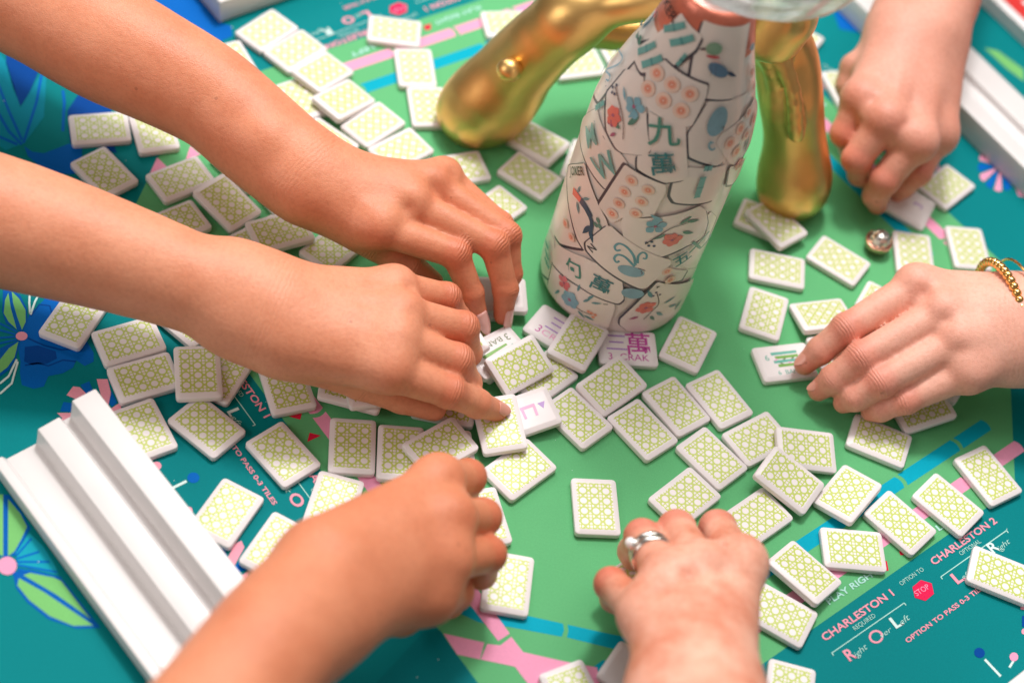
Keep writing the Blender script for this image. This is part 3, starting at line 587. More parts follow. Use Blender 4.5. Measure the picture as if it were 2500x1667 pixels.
 ('fan_petal', 'mroyal', 3, [(-241.5, -98.5), (-236, -97.8), (-233.9, -103.5), (-241, -105.3)]),
 ('fan_petal', 'mroyal', 3, [(-218.8, -82.9), (-212.8, -89.7), (-214.5, -93.5), (-217.1, -91.1)]),
 ('flower_leaf', 'mleafline', 2, [(-251.5, -166.9), (-247, -165.6), (-236.2, -174), (-228, -182.1), (-229.2, -197.7), (-232.9, -202.5), (-236.9, -202.8)]),
 ('flower_leaf', 'mleaf', 3, [(-246.3, -168.3), (-236.6, -175.1), (-230.2, -181.8), (-230.2, -197), (-232.9, -201.6)]),
 ('flower_leaf', 'mleaf', 3, [(-253.7, -167.6), (-249.9, -166.4), (-235.3, -202.3), (-239.7, -201.8)]),
 ('flower_leaf', 'mleafline', 2,
  [(-227, -210), (-219.4, -205.9), (-209, -205.6), (-200.4, -206.7), (-176.9, -224.3), (-171.6, -228.1), (-183.6, -232), (-199.2, -230.8), (-212.7, -224.9),
   (-221.6, -218.5)]),
 ('flower_leaf', 'mleaf', 3,
  [(-222.5, -212.4), (-207.2, -216.5), (-179.4, -226.4), (-175.6, -227.9), (-185.6, -230.9), (-199.1, -229), (-212.6, -223.1), (-221.6, -216.7)]),
 ('flower_leaf', 'mleaf', 3, [(-221, -210.1), (-216.7, -206.5), (-208.7, -206.4), (-200.9, -207.8), (-178.4, -224.7), (-200.9, -216)]),
 ('fan_petal', 'mcyan', 3, [(-229.6, -198.7), (-227.7, -184.9), (-217, -191.2), (-207, -200.3), (-203.6, -204.9), (-217.2, -205.3), (-225.8, -206)]),
 ('flower_vein', 'mroyal', 4, [(-228.4, -200.6), (-224.7, -188.2), (-225.8, -187.7), (-229.4, -200.1)]),
 ('flower_vein', 'mroyal', 4, [(-227.9, -202.6), (-217.9, -194.9), (-218.6, -193.8), (-228.6, -201.5)]),
 ('flower_vein', 'mroyal', 4, [(-227, -204.2), (-210.6, -199.3), (-211.1, -198.1), (-227.4, -203)]),
 ('flower_vein', 'mroyal', 4, [(-226, -205.8), (-204.8, -204.1), (-205.1, -202.9), (-226.3, -204.6)]),
 ('flower_vein', 'mroyal', 4, [(-229.8, -201), (-228.6, -183.6), (-229.7, -183.2), (-230.9, -200.7)]),
 ('flower_vein', 'mroyal', 4, [(-225, -208.2), (-201.4, -206.7), (-201.6, -205.5), (-225.3, -207)]),
 ('flower_center', 'mpink', 5,
  [(-226.3, -205.8), (-225.9, -207.5), (-226, -209.1), (-226.6, -210.6), (-227.6, -211.7), (-228.9, -212.4), (-230.5, -212.5), (-232.1, -212.2), (-233.6, -211.4),
   (-234.8, -210.2), (-235.7, -208.6), (-236.1, -207), (-236, -205.4), (-235.4, -203.9), (-234.4, -202.8), (-233.1, -202.1), (-231.5, -201.9), (-229.9, -202.3),
   (-228.4, -203.1), (-227.2, -204.3)]),
 ('stem', 'mwhite', 3, [(-164, -136.7), (-157.5, -129.4), (-158.6, -128.1), (-165.1, -135.4)]),
 ('stem_dot', 'mroyal', 3,
  [(-151.9, -124.5), (-151.7, -125.6), (-151.9, -126.6), (-152.3, -127.6), (-153.1, -128.3), (-154, -128.8), (-155.1, -129), (-156.2, -128.8), (-157.1, -128.3),
   (-157.9, -127.5), (-158.4, -126.5), (-158.6, -125.4), (-158.4, -124.4), (-158, -123.4), (-157.2, -122.6), (-156.3, -122.2), (-155.2, -122), (-154.1, -122.2),
   (-153.2, -122.7), (-152.4, -123.5)]),
 ('stem_dot', 'mrose', 3,
  [(-174.6, -123.4), (-174.4, -124.3), (-174.5, -125.1), (-174.9, -125.9), (-175.5, -126.6), (-176.2, -127), (-177.1, -127.1), (-178, -126.9), (-178.7, -126.5),
   (-179.4, -125.8), (-179.8, -125), (-180, -124.1), (-179.9, -123.2), (-179.5, -122.4), (-178.9, -121.8), (-178.2, -121.4), (-177.3, -121.3), (-176.4, -121.4),
   (-175.6, -121.9), (-175, -122.5)]),
 ('stem_dot', 'mrose', 3,
  [(-148.7, -146.2), (-148.6, -146.9), (-148.6, -147.6), (-148.8, -148.3), (-149.2, -148.8), (-149.6, -149), (-150.2, -149.1), (-150.8, -148.9), (-151.3, -148.5),
   (-151.8, -147.9), (-152.1, -147.2), (-152.3, -146.5), (-152.2, -145.7), (-152, -145.1), (-151.7, -144.6), (-151.2, -144.3), (-150.6, -144.3), (-150.1, -144.5),
   (-149.5, -144.9), (-149.1, -145.5)]),
 ('fan_petal', 'mrose', 3, [(-120.4, -160.1), (-117.3, -156.7), (-114.5, -160.3), (-116.3, -173.2), (-121.1, -169.9)]),
 ('fan_petal', 'mroyal', 3, [(-115.9, -173.1), (-113.4, -166.6), (-108, -167.9), (-108.2, -172.7), (-112.9, -176)]),
 ('fan_petal', 'mrose', 3, [(-111.4, -178.4), (-107.9, -173.6), (-107.6, -177.3), (-110.6, -181)]),
 ('fan_petal', 'mroyal', 3, [(-130.9, -161.3), (-123.9, -165), (-120.7, -169.8), (-124.3, -169)]),
 ('fan_petal', 'mcyan2', 2,
  [(-392.2, 163), (-376.9, 150.7), (-351.8, 113.1), (-351.4, 153), (-356, 172.6), (-334.9, 110.8), (-337.4, 84.5), (-346, 74.5), (-357.9, 79.7)]),
 ('flower_vein', 'mroyal', 3, [(-375.4, 129.8), (-358.2, 107.2), (-340.7, 85.6), (-339.5, 87.1), (-357.1, 108.8), (-374.2, 131.3)]),
 ('flower_vein', 'mroyal', 3, [(-365, 104.5), (-351.1, 89.8), (-338.9, 81.6), (-338.4, 83.8), (-350.3, 91.8), (-364, 106.3)]),
 ('flower_vein', 'mroyal', 3, [(-352.7, 151.2), (-345.2, 121.7), (-339.2, 84.3), (-337.3, 84.2), (-343.2, 121.7), (-350.8, 151.4)]),
 ('flower_vein', 'mroyal', 3, [(-355.9, 83.4), (-341.1, 80.5), (-341.3, 83), (-356.1, 85.8)]),
 ('flower_vein', 'mroyal', 3, [(-333.2, 137.4), (-328.5, 127.7), (-319.8, 102.4), (-318, 102.9), (-326.7, 128.4), (-331.6, 138.4)]),
 ('blue_flower', 'mroyal2', 2, [(-381.7, 162.5), (-358.6, 171.5), (-353.6, 150.7), (-351.6, 127.7), (-352.3, 114.4), (-363.2, 129.1), (-376.4, 149.4)]),
 ('blue_flower', 'mroyal', 3,
  [(-336.9, 82), (-330.3, 78.9), (-323, 80.2), (-317.6, 86.3), (-311.4, 93.5), (-302.5, 93.3), (-294.8, 72.8), (-301, 68.5), (-309.9, 66.6), (-322.6, 69.4),
   (-331.4, 74.4)]),
 ('blue_flower', 'mroyal2', 2, [(-321.7, 139.1), (-297.5, 133.6), (-283.9, 101.6), (-279.9, 96), (-296.1, 97.1), (-310.8, 94.4), (-323, 121.1)]),
 ('stem_dot', 'myellow', 3,
  [(-366.9, 160.2), (-367, 159.1), (-367.4, 158.2), (-368.1, 157.5), (-369.1, 157.2), (-370.3, 157.1), (-371.5, 157.4), (-372.6, 158.1), (-373.6, 159), (-374.3, 160),
   (-374.6, 161.1), (-374.6, 162.2), (-374.2, 163.1), (-373.4, 163.8), (-372.4, 164.2), (-371.3, 164.2), (-370.1, 163.9), (-368.9, 163.2), (-367.9, 162.3),
   (-367.3, 161.3)]),
 ('blue_flower', 'mroyal', 2,
  [(-308.6, 237.5), (-307.4, 249.5), (-281.9, 259.8), (-269.9, 253), (-258.1, 239.7), (-248.2, 238.7), (-244.1, 229.1), (-250.7, 220.1), (-259.2, 219.9), (-266.6, 213.8),
   (-276.4, 214.7), (-290.5, 222), (-300.9, 227.5)]),
 ('blue_flower', 'mroyal', 2, [(177.6, 423.5), (181.9, 428.8), (201, 407.8), (183.6, 406.3)]),
 ('fan_petal', 'mroyal', 3, [(315.2, 295.7), (321.3, 281.4), (319, 277.7), (316, 276.6), (313.7, 294.5)]),
 ('fan_petal', 'mpink', 3, [(313.2, 294.2), (314, 275.5), (311.1, 273.5), (308.4, 274.5), (311.7, 293.9)]),
 ('fan_petal', 'mroyal', 3, [(311.2, 294), (306.5, 274.9), (303.6, 275), (301.8, 278), (309.9, 294.7)]),
 ('fan_petal', 'mpink', 3, [(309.5, 295.1), (300.4, 279.8), (298, 282), (297.5, 286.4), (308.8, 296.7)]),
 ('fan_petal', 'mroyal', 3, [(308.6, 297.4), (296.9, 289.1), (295.7, 293), (296.6, 297.8), (308.5, 299.5)]),
 ('fan_petal', 'mpink', 3, [(308.6, 300.3), (296.9, 301), (297.1, 305.7), (299.2, 309.9), (309.3, 302.4)]),
 ('fan_petal', 'mroyal', 3, [(309.6, 303.1), (300.4, 312.8), (301.9, 317.4), (304.8, 320), (310.8, 304.9)]),
 ('fan_petal', 'mpink', 3, [(311.3, 305.4), (306.7, 322), (309.3, 325.4), (312.3, 325.8), (312.8, 306.4)]),
 ('fan_petal', 'mroyal', 3, [(313.3, 306.5), (314.4, 326.5), (317.5, 327.9), (320, 326), (314.8, 306.5)]),
 ('fan_petal', 'mpink', 3, [(296.1, 314.3), (308.5, 303.2), (298.5, 305)]), ('fan_petal', 'mpink', 3, [(321.8, 291.2), (330.6, 279.2), (330.6, 274.7), (326.3, 274.6)]),
 ('green_wedge', 'mleaf', 2, [(298.6, 428.5), (309.2, 429.2), (330.4, 414.7), (330.4, 401), (316.4, 411)]),
 ('stem_dot', 'mroyal2', 3,
  [(307.5, -107), (307, -107.9), (306.2, -108.7), (305.2, -109.2), (304.2, -109.4), (303.3, -109.2), (302.4, -108.8), (301.8, -108), (301.5, -107.1), (301.5, -106.1),
   (301.8, -105), (302.4, -104.1), (303.2, -103.3), (304.1, -102.8), (305.1, -102.6), (306.1, -102.8), (306.9, -103.2), (307.5, -104), (307.8, -104.9), (307.8, -106)]),
 ('stem_dot', 'mpink', 3,
  [(327.6, -102.1), (327.5, -103), (327.2, -103.9), (326.6, -104.7), (325.9, -105.3), (325.1, -105.7), (324.3, -105.8), (323.5, -105.6), (322.9, -105.1), (322.6, -104.4),
   (322.4, -103.6), (322.6, -102.7), (322.9, -101.8), (323.5, -101), (324.2, -100.3), (325, -100), (325.8, -99.9), (326.6, -100.1), (327.1, -100.5), (327.5, -101.2)]),
 ('stem', 'mwhite', 2, [(307.4, -110), (316.9, -118.2), (317.9, -116.9), (308.4, -108.7)]),
 ('stem', 'mwhite', 2, [(324.5, -104.7), (321.9, -110.2), (323.1, -110.6), (325.6, -105.2)]),
 ('stem_dot', 'mrose', 3,
  [(332.7, -83.9), (332.6, -84.5), (332.4, -85.1), (332, -85.6), (331.6, -86.1), (331.1, -86.3), (330.6, -86.3), (330.2, -86.2), (329.8, -85.9), (329.6, -85.4),
   (329.5, -84.8), (329.6, -84.2), (329.8, -83.6), (330.2, -83), (330.6, -82.6), (331.1, -82.4), (331.6, -82.3), (332, -82.5), (332.4, -82.8), (332.6, -83.3)]),
 ('fan_petal', 'mroyal2', 3, [(329.8, -74.4), (332.4, -72.6), (332.4, -81.5), (329.8, -81.3)]),
 ('stem_dot', 'mrose', 3,
  [(332.4, -68.1), (332.3, -68.5), (332.1, -68.9), (331.7, -69.3), (331.2, -69.6), (330.6, -69.8), (330.1, -69.9), (329.6, -69.9), (329.2, -69.8), (328.9, -69.5),
   (328.9, -69.2), (328.9, -68.8), (329.2, -68.4), (329.6, -68), (330.1, -67.7), (330.6, -67.4), (331.2, -67.3), (331.7, -67.4), (332.1, -67.5), (332.3, -67.8)]),
 ('stop_sign', 'mred2', 4, [(276.5, -74.8), (271.6, -81.1), (265.2, -80.8), (263.4, -74.1), (268.2, -67.8), (274.8, -68.1)]),
 ('ring_letter', 'mrose', 3,
  [(248, -111.8), (247.9, -113), (247.5, -114.2), (246.9, -115.3), (246.1, -116.2), (245.1, -116.9), (244, -117.4), (242.9, -117.6), (241.8, -117.4), (240.9, -117),
   (240.2, -116.3), (239.7, -115.4), (239.5, -114.3), (239.6, -113.1), (239.9, -112), (240.5, -110.9), (241.4, -109.9), (242.4, -109.2), (243.5, -108.7), (244.6, -108.6),
   (245.6, -108.7), (246.6, -109.1), (247.3, -109.8), (247.8, -110.8)]),
 ('ring_letter', 'mteal', 4,
  [(246.7, -112.2), (246.7, -113), (246.4, -113.8), (246, -114.6), (245.4, -115.2), (244.7, -115.8), (243.9, -116.1), (243.1, -116.2), (242.4, -116.1), (241.8, -115.8),
   (241.3, -115.3), (240.9, -114.7), (240.8, -113.9), (240.8, -113.1), (241.1, -112.3), (241.5, -111.5), (242.1, -110.9), (242.8, -110.4), (243.6, -110), (244.3, -109.9),
   (245.1, -110), (245.7, -110.3), (246.2, -110.8), (246.6, -111.5)]),
 ('bracket_line', 'mpale', 3, [(219.1, -131.1), (259.2, -86.4), (258.8, -86), (218.8, -130.6)]),
 ('bracket_line', 'mpale', 4, [(218.7, -131.1), (219.8, -132.3), (220.3, -131.8), (219.2, -130.6)]),
 ('bracket_line', 'mpale', 4, [(258.8, -86.5), (259.9, -87.7), (260.4, -87.2), (259.2, -85.9)]),
 ('bracket_line', 'mpale', 3, [(280.3, -62.3), (320.2, -17.2), (319.8, -16.7), (280, -61.8)]),
 ('bracket_line', 'mpale', 4, [(279.9, -62.3), (281, -63.6), (281.5, -63.1), (280.4, -61.8)]),
 ('bracket_line', 'mpale', 4, [(319.7, -17.3), (320.8, -18.7), (321.3, -18.1), (320.2, -16.7)]),
 ('stop_sign', 'mred2', 4, [(-121.3, -98), (-127.6, -93.1), (-127.3, -86.7), (-120.6, -84.9), (-114.3, -89.7), (-114.6, -96.3)]),
 ('ring_letter', 'mrose', 3,
  [(-158.3, -69.5), (-159.5, -69.4), (-160.7, -69), (-161.8, -68.4), (-162.7, -67.6), (-163.4, -66.6), (-163.9, -65.5), (-164.1, -64.4), (-163.9, -63.3), (-163.5, -62.4),
   (-162.8, -61.7), (-161.9, -61.2), (-160.8, -61), (-159.6, -61.1), (-158.5, -61.4), (-157.4, -62), (-156.4, -62.9), (-155.7, -63.9), (-155.2, -65), (-155.1, -66.1),
   (-155.2, -67.1), (-155.6, -68.1), (-156.3, -68.8), (-157.3, -69.3)]),
 ('ring_letter', 'mteal', 4,
  [(-158.7, -68.2), (-159.5, -68.2), (-160.3, -67.9), (-161.1, -67.5), (-161.7, -66.9), (-162.3, -66.2), (-162.6, -65.4), (-162.7, -64.6), (-162.6, -63.9),
   (-162.3, -63.3), (-161.8, -62.8), (-161.2, -62.4), (-160.4, -62.3), (-159.6, -62.3), (-158.8, -62.6), (-158, -63), (-157.4, -63.6), (-156.9, -64.3), (-156.5, -65.1),
   (-156.4, -65.8), (-156.5, -66.6), (-156.8, -67.2), (-157.3, -67.7), (-158, -68.1)]),
 ('bracket_line', 'mpale', 3, [(-177.6, -40.6), (-132.9, -80.7), (-132.5, -80.3), (-177.1, -40.3)]),
 ('bracket_line', 'mpale', 4, [(-177.6, -40.2), (-178.8, -41.3), (-178.3, -41.8), (-177.1, -40.7)]),
 ('bracket_line', 'mpale', 4, [(-133, -80.3), (-134.2, -81.4), (-133.7, -81.9), (-132.4, -80.7)]),
 ('bracket_line', 'mpale', 3, [(-108.8, -101.8), (-63.7, -141.7), (-63.2, -141.3), (-108.3, -101.5)]),
 ('bracket_line', 'mpale', 4, [(-108.8, -101.4), (-110.1, -102.5), (-109.6, -103), (-108.3, -101.9)]),
 ('bracket_line', 'mpale', 4, [(-63.8, -141.2), (-65.2, -142.3), (-64.6, -142.8), (-63.2, -141.7)]),
 ('stop_sign', 'mred2', 4, [(-148, 300.8), (-143.1, 307.1), (-136.7, 306.8), (-134.9, 300.1), (-139.7, 293.8), (-146.3, 294.1)]),
 ('ring_letter', 'mrose', 3,
  [(-119.5, 337.8), (-119.4, 339), (-119, 340.2), (-118.4, 341.3), (-117.6, 342.2), (-116.6, 342.9), (-115.5, 343.4), (-114.4, 343.6), (-113.3, 343.4), (-112.4, 343),
   (-111.7, 342.3), (-111.2, 341.4), (-111, 340.3), (-111.1, 339.1), (-111.4, 338), (-112, 336.9), (-112.9, 335.9), (-113.9, 335.2), (-115, 334.7), (-116.1, 334.6),
   (-117.1, 334.7), (-118.1, 335.1), (-118.8, 335.8), (-119.3, 336.8)]),
 ('ring_letter', 'mteal', 4,
  [(-118.2, 338.2), (-118.2, 339), (-117.9, 339.8), (-117.5, 340.6), (-116.9, 341.2), (-116.2, 341.8), (-115.4, 342.1), (-114.6, 342.2), (-113.9, 342.1), (-113.3, 341.8),
   (-112.8, 341.3), (-112.4, 340.7), (-112.3, 339.9), (-112.3, 339.1), (-112.6, 338.3), (-113, 337.5), (-113.6, 336.9), (-114.3, 336.4), (-115.1, 336), (-115.8, 335.9),
   (-116.6, 336), (-117.2, 336.3), (-117.7, 336.8), (-118.1, 337.5)]),
 ('bracket_line', 'mpale', 3, [(-90.6, 357.1), (-130.7, 312.4), (-130.3, 312), (-90.3, 356.6)]),
 ('bracket_line', 'mpale', 4, [(-90.2, 357.1), (-91.3, 358.3), (-91.8, 357.8), (-90.7, 356.6)]),
 ('bracket_line', 'mpale', 4, [(-130.3, 312.5), (-131.4, 313.7), (-131.9, 313.2), (-130.7, 311.9)]),
 ('bracket_line', 'mpale', 3, [(-151.8, 288.3), (-191.7, 243.2), (-191.3, 242.7), (-151.5, 287.8)]),
 ('bracket_line', 'mpale', 4, [(-151.4, 288.3), (-152.5, 289.6), (-153, 289.1), (-151.9, 287.8)]),
 ('bracket_line', 'mpale', 4, [(-191.2, 243.3), (-192.3, 244.7), (-192.8, 244.1), (-191.7, 242.7)]),
 ('stop_sign', 'mred2', 4, [(224.8, 315.5), (231.1, 310.6), (230.8, 304.2), (224.1, 302.4), (217.8, 307.2), (218.1, 313.8)]),
 ('ring_letter', 'mrose', 3,
  [(261.8, 287), (263, 286.9), (264.2, 286.5), (265.3, 285.9), (266.2, 285.1), (266.9, 284.1), (267.4, 283), (267.6, 281.9), (267.4, 280.8), (267, 279.9), (266.3, 279.2),
   (265.4, 278.7), (264.3, 278.5), (263.1, 278.6), (262, 278.9), (260.9, 279.5), (259.9, 280.4), (259.2, 281.4), (258.7, 282.5), (258.6, 283.6), (258.7, 284.6),
   (259.1, 285.6), (259.8, 286.3), (260.8, 286.8)]),
 ('ring_letter', 'mteal', 4,
  [(262.2, 285.7), (263, 285.7), (263.8, 285.4), (264.6, 285), (265.2, 284.4), (265.8, 283.7), (266.1, 282.9), (266.2, 282.1), (266.1, 281.4), (265.8, 280.8),
   (265.3, 280.3), (264.7, 279.9), (263.9, 279.8), (263.1, 279.8), (262.3, 280.1), (261.5, 280.5), (260.9, 281.1), (260.4, 281.8), (260, 282.6), (259.9, 283.3),
   (260, 284.1), (260.3, 284.7), (260.8, 285.2), (261.5, 285.6)]),
 ('bracket_line', 'mpale', 3, [(281.1, 258.1), (236.4, 298.2), (236, 297.8), (280.6, 257.8)]),
 ('bracket_line', 'mpale', 4, [(281.1, 257.7), (282.3, 258.8), (281.8, 259.3), (280.6, 258.2)]),
 ('bracket_line', 'mpale', 4, [(236.5, 297.8), (237.7, 298.9), (237.2, 299.4), (235.9, 298.2)]),
 ('bracket_line', 'mpale', 3, [(212.3, 319.3), (167.2, 359.2), (166.7, 358.8), (211.8, 319)]),
 ('bracket_line', 'mpale', 4, [(212.3, 318.9), (213.6, 320), (213.1, 320.5), (211.8, 319.4)]),
 ('bracket_line', 'mpale', 4, [(167.3, 358.7), (168.7, 359.8), (168.1, 360.3), (166.7, 359.2)])]
TEXTS = [('CHARLESTON 1', 214.6, -124.6, 0.83, 57, 4.6, 'mrose', 'bold'), ('REQUIRED', 231.4, -112.8, 0.827, 17.1, 2.8, 'mpale', 'thin'),
 ('R', 229.6, -133.2, 0.774, 6, 7.2, 'mrose', 'bold'), ('ight', 233.2, -130.2, 0.935, 10.9, 3.6, 'mpale', 'script'),
 ('ver', 247.4, -113, 0.857, 8.9, 3.2, 'mpale', 'script'), ('L', 255.1, -104.5, 0.774, 6.4, 7.2, 'mwhite', 'bold'),
 ('eft', 258.5, -101.6, 0.91, 8, 3.8, 'mpale', 'script'), ('OPTION TO', 256.9, -75.2, 0.836, 19.7, 2.8, 'mpale', 'thin'),
 ('STOP', 266.4, -79.5, 0.798, 11, 3.4, 'mpink', 'thin'), ('CHARLESTON 2', 275.9, -55.3, 0.837, 57.2, 4.6, 'mrose', 'bold'),
 ('OPTIONAL', 292.2, -43.6, 0.821, 17.9, 2.8, 'mpale', 'thin'), ('L', 290.5, -64.1, 0.816, 7, 7.2, 'mrose', 'bold'),
 ('eft', 294.2, -60.2, 0.817, 6.7, 3.6, 'mpale', 'script'), ('O', 300.5, -54.8, 0.846, 9.4, 7.2, 'mrose', 'bold'), ('R', 312, -36.3, 0.818, 6.6, 7.2, 'mwhite', 'bold'),
 ('ight', 316, -33.5, 0.913, 11.1, 3.6, 'mpale', 'script'), ('OPTION TO PASS 0-3 TILES', 262.4, -112, 0.842, 68.9, 2.9, 'mrose', 'bold'),
 ('PLAY RIGHT', 215.1, -100.4, 0.823, 40.9, 4, 'mpale', 'bold'), ('LEFT', 278.1, -30.2, 0.835, 19.8, 4, 'mpale', 'bold'),
 ('CHARLESTON 1', -171.1, -36.1, -0.741, 57, 4.6, 'mrose', 'bold'), ('REQUIRED', -159.3, -52.9, -0.744, 17.1, 2.8, 'mpale', 'thin'),
 ('R', -179.7, -51.1, -0.797, 6, 7.2, 'mrose', 'bold'), ('ight', -176.7, -54.7, -0.636, 10.9, 3.6, 'mpale', 'script'),
 ('ver', -159.5, -68.9, -0.714, 8.9, 3.2, 'mpale', 'script'), ('L', -151, -76.6, -0.796, 6.4, 7.2, 'mwhite', 'bold'),
 ('eft', -148.1, -80, -0.661, 8, 3.8, 'mpale', 'script'), ('OPTION TO', -121.7, -78.4, -0.735, 19.7, 2.8, 'mpale', 'thin'),
 ('STOP', -126, -87.9, -0.773, 11, 3.4, 'mpink', 'thin'), ('CHARLESTON 2', -101.8, -97.4, -0.734, 57.2, 4.6, 'mrose', 'bold'),
 ('OPTIONAL', -90.1, -113.7, -0.75, 17.9, 2.8, 'mpale', 'thin'), ('L', -110.6, -112, -0.755, 7, 7.2, 'mrose', 'bold'),
 ('eft', -106.7, -115.7, -0.754, 6.7, 3.6, 'mpale', 'script'), ('O', -101.3, -122, -0.725, 9.4, 7.2, 'mrose', 'bold'),
 ('R', -82.8, -133.5, -0.753, 6.6, 7.2, 'mwhite', 'bold'), ('ight', -80, -137.5, -0.658, 11.1, 3.6, 'mpale', 'script'),
 ('OPTION TO PASS 0-3 TILES', -158.5, -83.9, -0.729, 68.9, 2.9, 'mrose', 'bold'), ('WALL', -146.9, -36.6, -0.747, 22.5, 4, 'mpale', 'bold'),
 ('LEFT', -76.7, -99.6, -0.735, 19.8, 4, 'mpale', 'bold'), ('CHARLESTON 1', -86.1, 350.6, -2.312, 57, 4.6, 'mrose', 'bold'),
 ('REQUIRED', -102.9, 338.8, -2.315, 17.1, 2.8, 'mpale', 'thin'), ('R', -101.1, 359.2, -2.368, 6, 7.2, 'mrose', 'bold'),
 ('ight', -104.7, 356.2, -2.207, 10.9, 3.6, 'mpale', 'script'), ('ver', -118.9, 339, -2.284, 8.9, 3.2, 'mpale', 'script'),
 ('L', -126.6, 330.5, -2.367, 6.4, 7.2, 'mwhite', 'bold'), ('eft', -130, 327.6, -2.232, 8, 3.8, 'mpale', 'script'),
 ('OPTION TO', -128.4, 301.2, -2.306, 19.7, 2.8, 'mpale', 'thin'), ('STOP', -137.9, 305.5, -2.343, 11, 3.4, 'mpink', 'thin'),
 ('CHARLESTON 2', -147.4, 281.3, -2.304, 57.2, 4.6, 'mrose', 'bold'), ('OPTIONAL', -163.7, 269.6, -2.321, 17.9, 2.8, 'mpale', 'thin'),
 ('L', -162, 290.1, -2.326, 7, 7.2, 'mrose', 'bold'), ('eft', -165.7, 286.2, -2.325, 6.7, 3.6, 'mpale', 'script'), ('O', -172, 280.8, -2.296, 9.4, 7.2, 'mrose', 'bold'),
 ('R', -183.5, 262.3, -2.324, 6.6, 7.2, 'mwhite', 'bold'), ('ight', -187.5, 259.5, -2.229, 11.1, 3.6, 'mpale', 'script'),
 ('OPTION TO PASS 0-3 TILES', -133.9, 338, -2.3, 68.9, 2.9, 'mrose', 'bold'), ('PLAY RIGHT', -86.6, 326.4, -2.318, 40.9, 4, 'mpale', 'bold'),
 ('LEFT', -149.6, 256.2, -2.306, 19.8, 4, 'mpale', 'bold'), ('CHARLESTON 1', 274.6, 253.6, -3.882, 57, 4.6, 'mrose', 'bold'),
 ('REQUIRED', 262.8, 270.4, -3.886, 17.1, 2.8, 'mpale', 'thin'), ('R', 283.2, 268.6, -3.939, 6, 7.2, 'mrose', 'bold'),
 ('ight', 280.2, 272.2, -3.778, 10.9, 3.6, 'mpale', 'script'), ('ver', 263, 286.4, -3.855, 8.9, 3.2, 'mpale', 'script'),
 ('L', 254.5, 294.1, -3.938, 6.4, 7.2, 'mwhite', 'bold'), ('eft', 251.6, 297.5, -3.803, 8, 3.8, 'mpale', 'script'),
 ('OPTION TO', 225.2, 295.9, -3.877, 19.7, 2.8, 'mpale', 'thin'), ('STOP', 229.5, 305.4, -3.914, 11, 3.4, 'mpink', 'thin'),
 ('CHARLESTON 2', 205.3, 314.9, -3.875, 57.2, 4.6, 'mrose', 'bold'), ('OPTIONAL', 193.6, 331.2, -3.891, 17.9, 2.8, 'mpale', 'thin'),
 ('L', 214.1, 329.5, -3.897, 7, 7.2, 'mrose', 'bold'), ('eft', 210.2, 333.2, -3.895, 6.7, 3.6, 'mpale', 'script'), ('O', 204.8, 339.5, -3.866, 9.4, 7.2, 'mrose', 'bold'),
 ('R', 186.3, 351, -3.895, 6.6, 7.2, 'mwhite', 'bold'), ('ight', 183.5, 355, -3.8, 11.1, 3.6, 'mpale', 'script'),
 ('OPTION TO PASS 0-3 TILES', 262, 301.4, -3.87, 68.9, 2.9, 'mrose', 'bold'), ('PLAY RIGHT', 250.4, 254.1, -3.889, 40.9, 4, 'mpale', 'bold'),
 ('LEFT', 180.2, 317.1, -3.877, 19.8, 4, 'mpale', 'bold')]
PROF = [(0, 43.3), (1.2, 45.7), (4, 47.7), (8, 48.3), (100, 48.3), (130, 47.9), (150, 47.2), (170, 44.1), (190, 38.0), (210, 31.1), (228, 25.8), (240, 22.6), (246, 21.6),
 (247.5, 19)]
